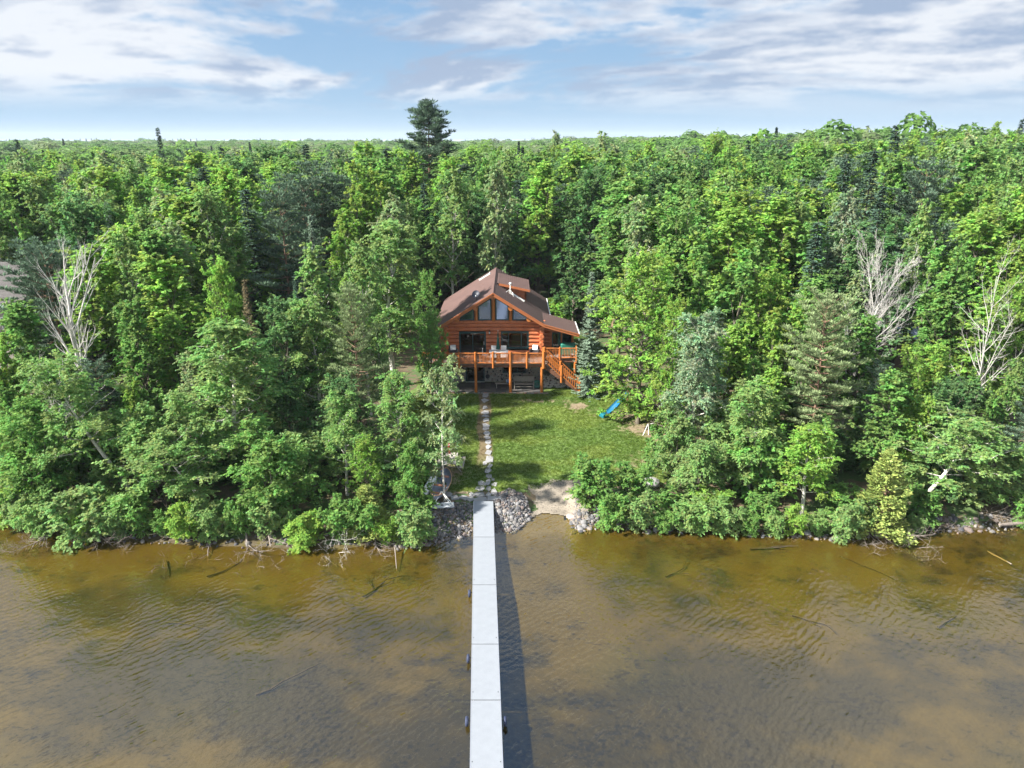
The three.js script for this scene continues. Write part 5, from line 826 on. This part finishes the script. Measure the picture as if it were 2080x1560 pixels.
function hull(L, B, D, n = 16) {                                  // an open hull, bow and stern pointed, rim at y = D
  const b = new GB(), m = 9; for (let i = 0; i <= n; i++) { const t = i / n * 2 - 1, w = B * Math.pow(Math.max(0, 1 - t * t), 0.62), rise = 0.22 * D * t ** 4, k = D * (1 - 0.35 * t ** 4); for (let j = 0; j <= m; j++) { const a = (j / m - 0.5) * Math.PI, x = Math.sin(a) * w, y = D + rise - Math.pow(Math.cos(a), 0.7) * k; b.p.push(x, y, t * L / 2); b.u.push(j / m, i / n * L); } }
  for (let i = 0; i < n; i++) for (let j = 0; j < m; j++) { const a = i * (m + 1) + j, c = a + m + 1; b.i.push(a, a + 1, c, c, a + 1, c + 1); } const g = b.geo(); g.computeVertexNormals(); return g;
}
function rim(L, B, D, r, n = 20) { const gs = []; for (const s of [-1, 1]) { const b = new GB(), pts = []; for (let i = 0; i <= n; i++) { const t = i / n * 2 - 1; pts.push(V(s * B * Math.pow(Math.max(0, 1 - t * t), 0.62), D + 0.22 * D * t ** 4, t * L / 2)); } b.tube(pts, pts.map(() => r), 5); gs.push(b.geo()); } return mergeGeometries(gs); }
{
  const p = ground(901, 1000), c = thing('rowing_boat', 'grey rowing boat with wooden rim and seats lying on the shore', 'boat', [p.x - 0.25, p.y + 0.08, p.z - 0.3], -0.10); c.rotation.z = -0.12; part(c, 'hull', hull(4.0, 0.62, 0.48), std(rgb(0.24, 0.27, 0.34), 0.6, { side: THREE.DoubleSide })); part(c, 'gunwale', rim(4.0, 0.62, 0.48, 0.03), std(rgb(0.42, 0.25, 0.15), 0.6)); for (const z of [-1.1, 0.2, 1.25]) part(c, 'seat', boxG(-0.44 + Math.abs(z) * 0.09, 0.44 - Math.abs(z) * 0.09, 0.36, 0.39, z - 0.12, z + 0.12), std(rgb(0.40, 0.17, 0.10), 0.6));
  const q = ground(880, 1008), k = thing('canoe', 'white canoe turned on its side left of the rowing boat', 'canoe', [q.x - 0.1, q.y + 0.42, q.z - 0.2], -0.16); k.rotation.order = 'YXZ'; k.rotation.z = 1.25; part(k, 'hull', hull(4.6, 0.42, 0.40), std(rgb(0.74, 0.76, 0.80), 0.45, { side: THREE.DoubleSide })); part(k, 'gunwale', rim(4.6, 0.42, 0.40, 0.022), std(rgb(0.25, 0.30, 0.36), 0.5)); for (const z of [-1.2, 1.2]) part(k, 'thwart', boxG(-0.33, 0.33, 0.38, 0.41, z - 0.05, z + 0.05), M.greyWood);
  const s = ground(902, 1030), f = thing('boat_trailer', 'low white launching frame with slanting rails at the waterside', 'frame', [s.x, s.y + 0.03, s.z], 0.1);
  part(f, 'platform', boxG(-0.72, 0.62, 0.06, 0.11, -0.34, 0.3), std(rgb(0.55, 0.58, 0.64), 0.6)); for (const [x0, x1] of [[-0.7, -0.15], [0.62, -0.08], [0.45, -0.12]]) { const b = new GB(); b.tube([V(x0, 0.14, 0.28), V(x1, 0.62, -0.8)], [0.028, 0.028], 6, true); part(f, 'rail', b.geo(), M.white); } for (let k2 = 0; k2 < 3; k2++) { const b = new GB(); b.tube([V(0.40 - k2 * 0.16, 0.18 + k2 * 0.13, 0.15 - k2 * 0.3), V(0.60 - k2 * 0.20, 0.18 + k2 * 0.13, 0.15 - k2 * 0.3)], [0.02, 0.02], 5); part(f, 'rung', b.geo(), M.white); }
  const m = ground(913, 938), mk = thing('marker_post', 'slim post with red bands behind the picnic table', 'post', [m.x, m.y, m.z]); const pb = new GB(); pb.tube([V(0, 0, 0), V(0, 1.5, 0)], [0.03, 0.03], 7, true); part(mk, 'pole', pb.geo(), M.greyWood); for (const y of [0.75, 1.25]) { const c2 = new THREE.CylinderGeometry(0.085, 0.085, 0.24, 10); c2.translate(0, y, 0); part(mk, 'band', c2, std(rgb(0.50, 0.07, 0.035), 0.6)); }
}
{ // playground slide and swing frame at the right lawn edge
  const a = ground(1224, 848), b = ground(1272, 838), blue = std(rgb(0.008, 0.12, 0.24), 0.35), teal = std(rgb(0.01, 0.15, 0.20), 0.35), sl = thing('playground_slide', 'blue plastic playground slide reaching out from under the maple', 'slide', [a.x, a.y, a.z]);
  const top = V(b.x - a.x + 0.3, 1.55, b.z - a.z - 0.4), d = V(top.x, 0, top.z).normalize(), n = V(-d.z, 0, d.x), L = Math.hypot(top.x, top.z), bed = new GB(), N = 14, prof = [[-0.30, 0.20], [-0.26, 0.02], [0, 0], [0.26, 0.02], [0.30, 0.20]];
  for (let k = 0; k <= N; k++) { const t = k / N, y = 0.18 + 1.35 * sstep(0.08, 1.02, t), w = 1 + 0.06 * Math.sin(t * 20); for (const [s, h] of prof) { bed.p.push(d.x * L * t + n.x * s * w, y + h, d.z * L * t + n.z * s * w); bed.u.push(s, t); } } for (let k = 0; k < N; k++) for (let j = 0; j < 4; j++) { const q = k * 5 + j; bed.i.push(q, q + 1, q + 5, q + 5, q + 1, q + 6); } const bg = bed.geo(); bg.computeVertexNormals(); blue.side = THREE.DoubleSide;
  part(sl, 'chute', bg, blue); const foot = new RoundedBoxGeometry(0.55, 0.34, 0.6, 3, 0.08); foot.rotateY(-Math.atan2(d.z, d.x)); foot.translate(d.x * 0.1, 0.17, d.z * 0.1); part(sl, 'foot', foot, teal);
  for (const s of [-0.28, 0.28]) { const t = new GB(); t.tube([V(top.x + n.x * s, 0, top.z + n.z * s), V(top.x + n.x * s, 2.1, top.z + n.z * s)], [0.05, 0.05], 6, true); part(sl, 'post', t.geo(), M.beam); } part(sl, 'platform', boxG(top.x - 0.1, top.x + 0.9, 1.46, 1.54, top.z - 0.6, top.z + 0.4), M.beam);
  const p = ground(1312, 884), sw = thing('swing_frame', 'white slanting pole frame at the right edge of the lawn', 'frame', [p.x, p.y, p.z]); for (const [x0, x1, z] of [[-0.25, 0.12, 0.1], [0.2, 0.16, 0]]) { const t = new GB(); t.tube([V(x0, 0, z), V(x1, 0.85, -0.1)], [0.03, 0.03], 6, true); part(sw, 'leg', t.geo(), M.white); } const t = new GB(); t.tube([V(0.14, 0.85, -0.1), V(2.0, 0.9, -0.6)], [0.03, 0.03], 6, true); part(sw, 'crossbar', t.geo(), M.white); const t2 = new GB(); t2.tube([V(2.2, 0, -0.5), V(2.0, 0.9, -0.6)], [0.03, 0.03], 6, true); part(sw, 'leg', t2.geo(), M.white);
}
// ---------------------------------------------------------------- things on the deck and under it
{
  const cush = std(rgb(0.74, 0.74, 0.76), 0.8), wick = std(rgb(0.06, 0.05, 0.055), 0.8), Y = 4.005;
  const arm = (x, z, turn, label) => { const c = thing('armchair', label, 'chair', [x, Y, z], turn); part(c, 'seat', boxG(-0.32, 0.32, 0.22, 0.40, -0.3, 0.32), wick); part(c, 'backrest', boxG(-0.32, 0.32, 0.40, 0.85, -0.36, -0.28), wick); for (const s of [-1, 1]) { part(c, 'armrest', boxG(s * 0.36 - 0.05, s * 0.36 + 0.05, 0.40, 0.60, -0.3, 0.30), wick); for (const z2 of [-0.28, 0.26]) part(c, 'leg', boxG(s * 0.33 - 0.03, s * 0.33 + 0.03, 0, 0.22, z2 - 0.03, z2 + 0.03), wick); } const p = new RoundedBoxGeometry(0.5, 0.46, 0.14, 3, 0.06); p.rotateX(-0.3); p.translate(0, 0.72, -0.14); part(c, 'cushion', p, cush); };
  arm(-5.15, -60.0, 0.25, 'dark armchair with pale cushion left of the sliding door'); arm(2.0, -60.0, -0.3, 'dark armchair with pale cushion at the right log corner');
  const tx = -1.15, tz = -58.9, T = thing('patio_table', 'long white patio table at the middle of the deck', 'table', [tx, Y, tz]); part(T, 'tabletop', new RoundedBoxGeometry(1.65, 0.05, 0.95, 2, 0.02).translate(0, 0.73, 0), std(rgb(0.72, 0.71, 0.70), 0.6)); for (const sx of [-0.72, 0.72]) for (const sz of [-0.38, 0.38]) part(T, 'leg', boxG(sx - 0.03, sx + 0.03, 0, 0.705, sz - 0.03, sz + 0.03), M.white);
  const chair = (x, z, turn, label) => { const c = thing('patio_chair', label, 'chair', [x, Y, z], turn, 'patio chairs around the deck table'); part(c, 'seat', boxG(-0.24, 0.24, 0.42, 0.46, -0.22, 0.24), cush); part(c, 'backrest', boxG(-0.24, 0.24, 0.46, 0.98, -0.26, -0.22), cush); for (const sx of [-0.21, 0.21]) for (const sz of [-0.2, 0.2]) part(c, 'leg', boxG(sx - 0.02, sx + 0.02, 0, 0.42, sz - 0.02, sz + 0.02), M.beam); };
  chair(tx - 0.42, tz - 0.72, 0, 'white backed patio chair behind the table, left of the umbrella'); chair(tx + 0.42, tz - 0.72, 0, 'white backed patio chair behind the table, right of the umbrella'); chair(tx - 0.42, tz + 0.62, Math.PI, 'patio chair at the railing side of the table, left one'); chair(tx + 0.42, tz + 0.62, Math.PI, 'patio chair at the railing side of the table, right one'); chair(tx - 1.15, tz, Math.PI / 2, 'patio chair at the left end of the deck table');
  const u = thing('patio_umbrella', 'closed dark green umbrella standing through the deck table', 'umbrella', [tx - 0.05, Y, tz - 0.05]); const b = new GB(); b.tube([V(0, 0.02, 0), V(0, 2.55, 0)], [0.022, 0.02], 8, true); part(u, 'pole', b.geo(), M.white); const pr = []; for (let k = 0; k <= 10; k++) { const t = k / 10; pr.push(new THREE.Vector2(lerp(0.17, 0.03, Math.pow(t, 0.8)) * (1 - 0.15 * Math.exp(-Math.pow((t - 0.35) / 0.06, 2))), 0.92 + 1.55 * t)); } const cg = new THREE.LatheGeometry(pr, 16), cp = cg.attributes.position; for (let i = 0; i < cp.count; i++) { const a = Math.atan2(cp.getZ(i), cp.getX(i)), k = 1 + 0.13 * Math.cos(a * 8); cp.setX(i, cp.getX(i) * k); cp.setZ(i, cp.getZ(i) * k); } cg.computeVertexNormals(); part(u, 'canopy', cg, std(rgb(0.008, 0.075, 0.062), 0.8, { side: THREE.DoubleSide })); part(u, 'finial', new THREE.SphereGeometry(0.035, 10, 8).translate(0, 2.58, 0), M.white); part(u, 'base', new THREE.CylinderGeometry(0.25, 0.28, 0.07, 16).translate(0, 0.035, 0), M.dark);
  const gr = thing('covered_grill', 'barbecue grill under a dark green cover on the right deck', 'grill', [4.95, Y - 0.003, -60.2]); const cv = new RoundedBoxGeometry(1.35, 1.12, 0.6, 5, 0.16); cv.translate(0, 0.58, 0); part(gr, 'cover', cv, std(rgb(0.012, 0.15, 0.105), 0.6)); for (const s of [-0.5, 0.5]) part(gr, 'wheel', new THREE.CylinderGeometry(0.08, 0.08, 0.05, 12).rotateX(Math.PI / 2).translate(s, 0.08, 0.3), M.dark);
  const pot = thing('flower_pot', 'small grey pot beside the right deck railing', 'pot', [5.25, Y - 0.003, -59.45]); const pp = [[0.001, 0], [0.12, 0], [0.17, 0.3], [0.18, 0.32], [0.15, 0.32], [0.13, 0.26], [0.001, 0.26]].map(([x, y]) => new THREE.Vector2(x, y)); part(pot, 'body', new THREE.LatheGeometry(pp, 16), std(rgb(0.25, 0.24, 0.25), 0.8));
  // under the deck
  const gy = 1.415, bn = thing('garden_bench', 'weathered wooden bench with high back under the deck', 'bench', [1.05, gy, -58.7]), w = M.greyWood; for (let k = 0; k < 4; k++) part(bn, 'seat_slat', boxG(-0.86, 0.86, 0.44, 0.47, -0.25 + k * 0.13, -0.25 + k * 0.13 + 0.115), w); for (let k = 0; k < 4; k++) part(bn, 'back_slat', boxG(-0.86, 0.86, 0.55 + k * 0.125, 0.55 + k * 0.125 + 0.112, -0.31, -0.28), w); for (const s of [-1, 1]) { for (const z of [-0.28, 0.22]) part(bn, 'leg', boxG(s * 0.84 - 0.035, s * 0.84 + 0.035, 0, z < 0 ? 1.06 : 0.62, z - 0.035, z + 0.035), w); part(bn, 'armrest', boxG(s * 0.84 - 0.05, s * 0.84 + 0.05, 0.62, 0.65, -0.24, 0.28), w); } part(bn, 'stretcher', boxG(-0.8, 0.8, 0.2, 0.26, 0.17, 0.2), w);
  const pk = thing('low_bench', 'low grey plank bench left of the high backed bench', 'bench', [-0.75, gy, -58.9]); part(pk, 'plank', boxG(-0.75, 0.75, 0.40, 0.45, -0.17, 0.17), w); for (const s of [-0.6, 0.6]) part(pk, 'leg', boxG(s - 0.04, s + 0.04, 0, 0.40, -0.14, 0.14), w);
  const ba = single('beach_ball', new THREE.SphereGeometry(0.19, 20, 14), new THREE.MeshStandardMaterial({ map: dataTex(64, 32, (a, c, o) => (Math.floor(a * 6) % 2 ? put(o, 0.10, 0.24, 0.5) : put(o, 0.6, 0.62, 0.66))), roughness: 0.4 }), 'blue and white ball resting on the low plank bench', 'ball'); ba.position.set(-0.35, gy + 0.45 + 0.19, -58.9);
  const hr = thing('hose_reel', 'round green hose reel right of the high backed bench', 'hose reel', [2.18, gy, -58.75]); part(hr, 'hose', new THREE.TorusGeometry(0.25, 0.13, 10, 24).translate(0, 0.40, 0), std(rgb(0.012, 0.12, 0.10), 0.5)); part(hr, 'drum', new THREE.CylinderGeometry(0.2, 0.2, 0.18, 16).rotateX(Math.PI / 2).translate(0, 0.40, 0), std(rgb(0.02, 0.09, 0.08), 0.6)); part(hr, 'stand', boxG(-0.22, 0.22, 0, 0.08, -0.15, 0.15), M.dark);
}
// ---------------------------------------------------------------- neighbours' buildings, seen in part
{
  const rm = std(rgb(0.23, 0.205, 0.20), 0.9, { map: rep(shingleTex, 1, 1) }); rm.color.setRGB(0.9, 1.45, 1.6);
  const o = V(-50, 1.6, -66), h = thing('neighbour_house', 'grey roofed house half hidden by trees at the left frame edge', 'house', [o.x, o.y, o.z]);
  part(h, 'wall', boxG(-7, 6.4, -0.6, 7.0, -4.5, 4.2), std(rgb(0.30, 0.265, 0.24), 0.8));
  for (const s of [-1, 1]) { const g = slope(0, 9.7, s * 5.6, 6.9, -7.6, 7.4); g.rotateY(Math.PI / 2); part(h, 'roof_slope', g, rm); }
  part(h, 'gutter', boxG(-7.5, 7.5, 6.72, 6.9, 5.56, 5.7), M.white); for (const x of [-2, 2, 5]) { const f = part(h, 'window', boxG(x - 0.55, x + 0.55, 4.0, 5.5, 4.16, 4.26), M.white); part(f, 'pane', boxG(x - 0.46, x + 0.46, 4.09, 5.41, 4.255, 4.27), M.glass); }
  const p = away(1838, 672, 60), sh = thing('shed', 'small blue grey shed roof glimpsed between trees at right', 'shed', [p.x, terrain(p.x, p.z), p.z]); const sy = p.y - terrain(p.x, p.z); part(sh, 'wall', boxG(-0.9, 0.9, -0.1, sy - 0.3, -1.2, 0.9), std(rgb(0.12, 0.09, 0.07), 0.9)); const s2 = slope(0, sy + 0.35, 1.4, sy - 0.35, -1.1, 1.1, 0.08); s2.rotateY(-Math.PI / 2); part(sh, 'roof', s2, std(rgb(0.30, 0.34, 0.46), 0.6)); const s3 = slope(0, sy + 0.35, -1.4, sy - 0.35, -1.1, 1.1, 0.08); s3.rotateY(-Math.PI / 2); part(sh, 'roof', s3, std(rgb(0.30, 0.34, 0.46), 0.6));
  const q = ground(2036, 850), wp = thing('brush_pile', 'pile of cut branches in the clearing at far right', 'brush pile', [q.x, q.y, q.z]); const r = rng(9); for (let k = 0; k < 34; k++) { const a = r() * 3.14, b = new GB(), c = V((r() - 0.5) * 1.0, 0.06 + r() * 0.42, (r() - 0.5) * 0.7), d = V(Math.cos(a), (r() - 0.5) * 0.25, Math.sin(a) * 0.6).multiplyScalar(0.5 + r() * 0.5); b.tube([c.clone().sub(d), c, c.clone().add(d)], [0.035, 0.03, 0.015], 5); part(wp, 'branch', b.geo(), M.darkDead); }
}
// ---------------------------------------------------------------- dead wood along the water
{
  const D = (px, py, len, yaw, pitch, v, mat, label, name = 'dead_branch') => { const p = level(px, py, 0.45), pr = K.driftBranch[v], o = thing(name, label, 'branch', [p.x, p.y, p.z]); const s = len / 3.2; o.scale.set(s, s, s); o.rotation.order = 'YXZ'; o.rotation.y = yaw; o.rotation.x = pitch; part(o, 'wood', pr.wood, mat); return o; };
  D(672, 1066, 3.6, 0.15, 2.05, 0, M.dead, 'silvery dead conifer top hanging into the water left of the cedar');
  D(440, 1078, 4.2, -0.5, 2.1, 1, M.darkDead, 'pale brown dead boughs dipping into the water below the left birches'); D(500, 1082, 3.8, 0.2, 2.15, 0, M.darkDead, 'fan of bare roots under the deep green tree'); D(545, 1082, 3.4, 0.5, 2.1, 1, M.darkDead, 'grey twigs hanging right of the root fan');
  D(760, 1086, 2.2, 0.4, 2.0, 1, M.darkDead, 'thin dead twigs below the olive cedar'); D(190, 1070, 3.0, 0.9, 1.85, 1, M.darkDead, 'arching grey branch under the shrub at far left'); D(110, 1078, 2.4, -0.8, 1.9, 0, M.darkDead, 'low grey twigs under the far left shrub');
  D(1800, 1060, 3.4, 0.15, 2.05, 0, M.darkDead, 'tangle of brown roots below the yellowish cedar'); D(1772, 1062, 3.0, -0.5, 2.0, 1, M.darkDead, 'brown roots left of the cedar tangle'); D(1960, 1030, 3.4, 1.15, 1.75, 1, M.darkDead, 'pale fallen treetop with fine twigs on the right shore'); D(2030, 1040, 3.0, 1.4, 1.7, 0, M.dead, 'grey brushwood at the right frame edge shoreline'); D(1880, 1040, 2.0, 0.5, 1.95, 1, M.darkDead, 'thin bare twigs between cedar and fallen treetop');
  const lg = (px0, py0, px1, py1, r0, r1, y0, y1, label, mat, name = 'driftwood_log') => { const a = level(px0, py0, y0), b = level(px1, py1, y1), c = a.clone(), g = logG(V(0, 0, 0), b.clone().sub(a), r0, r1, px0, 8), m = single(name, g, mat, label, 'log'); m.position.copy(c); };
  lg(1785, 1052, 1692, 1096, 0.20, 0.12, 0.55, 0.02, 'thick weathered log sloping into the water left of the cedar', M.dead);
  lg(2080, 1062, 2030, 1066, 0.12, 0.09, 0.3, 0.25, 'pale log lying along the shore at the right edge', M.darkDead);
  lg(802, 1112, 806, 1160, 0.035, 0.015, 0.3, -0.05, 'thin pale stick standing in the water left of the dock', M.darkDead); lg(1990, 1112, 2055, 1146, 0.06, 0.04, -0.25, 0.0, 'pale broken log end in the shallow water at far right', M.darkDead);
  // sunken branches on the lake bed
  const S = (px, py, n, len, yaw, label) => { const p = ground(px, py), r = rng(px), o = thing('sunken_branch', label, 'branch', [p.x, terrain(p.x, p.z) + 0.07, p.z], yaw), b = new GB(); const go = (c, d, L, rad, lv) => { const pts = [c.clone()], q = [rad]; let e = c.clone(); const dd = d.clone(); for (let k = 0; k < 5; k++) { dd.add(V((r() - 0.5) * 0.5, (r() - 0.5) * 0.06, (r() - 0.5) * 0.5)).normalize(); e = e.clone().addScaledVector(dd, L / 5); e.y = Math.max(0.01, e.y); pts.push(e); q.push(rad * (1 - k * 0.17)); if (lv < n && k > 0 && r() < 0.6) go(e, dd.clone().add(V((r() - 0.5) * 1.6, 0.1, (r() - 0.5) * 1.6)).normalize(), L * 0.5, rad * 0.6, lv + 1); } b.tube(pts, q, 5); }; go(V(-len / 2, 0.02, 0), V(1, 0, 0), len, 0.05, 0); part(o, 'wood', b.geo(), std(rgb(0.05, 0.04, 0.02), 0.9)); };
  S(768, 1192, 2, 1.8, 0.7, 'dark sunken bush on the bed left of the dock'); S(1645, 1250, 1, 1.6, -0.7, 'forked dark branch on the bed right of centre'); S(1935, 1252, 0, 1.7, 0.35, 'curved dark branch alone on the bed at far right'); S(1760, 1150, 0, 3.0, -0.9, 'long thin dark stick on the bed right of the log'); S(1380, 1160, 1, 1.6, 0.3, 'ragged dark branch on the bed below the shrubs'); S(450, 1160, 1, 1.5, 0.5, 'dark hooked branch on the bed near the root fan'); S(345, 1150, 0, 1.6, -0.9, 'short dark stick on the bed left of the root fan'); S(380, 1250, 0, 2.0, 0.1, 'dark stick on the bed in the left shallows'); S(590, 1370, 0, 3.0, 0.5, 'long straight dark stick on the bed left of the dock wheels'); S(1560, 1110, 1, 2.2, 0.2, 'dark bough on the bed beside the right shore stones');
}

scene.fog = new THREE.FogExp2(0xcfdcea, 0.00014);
renderer.render(scene, camera);
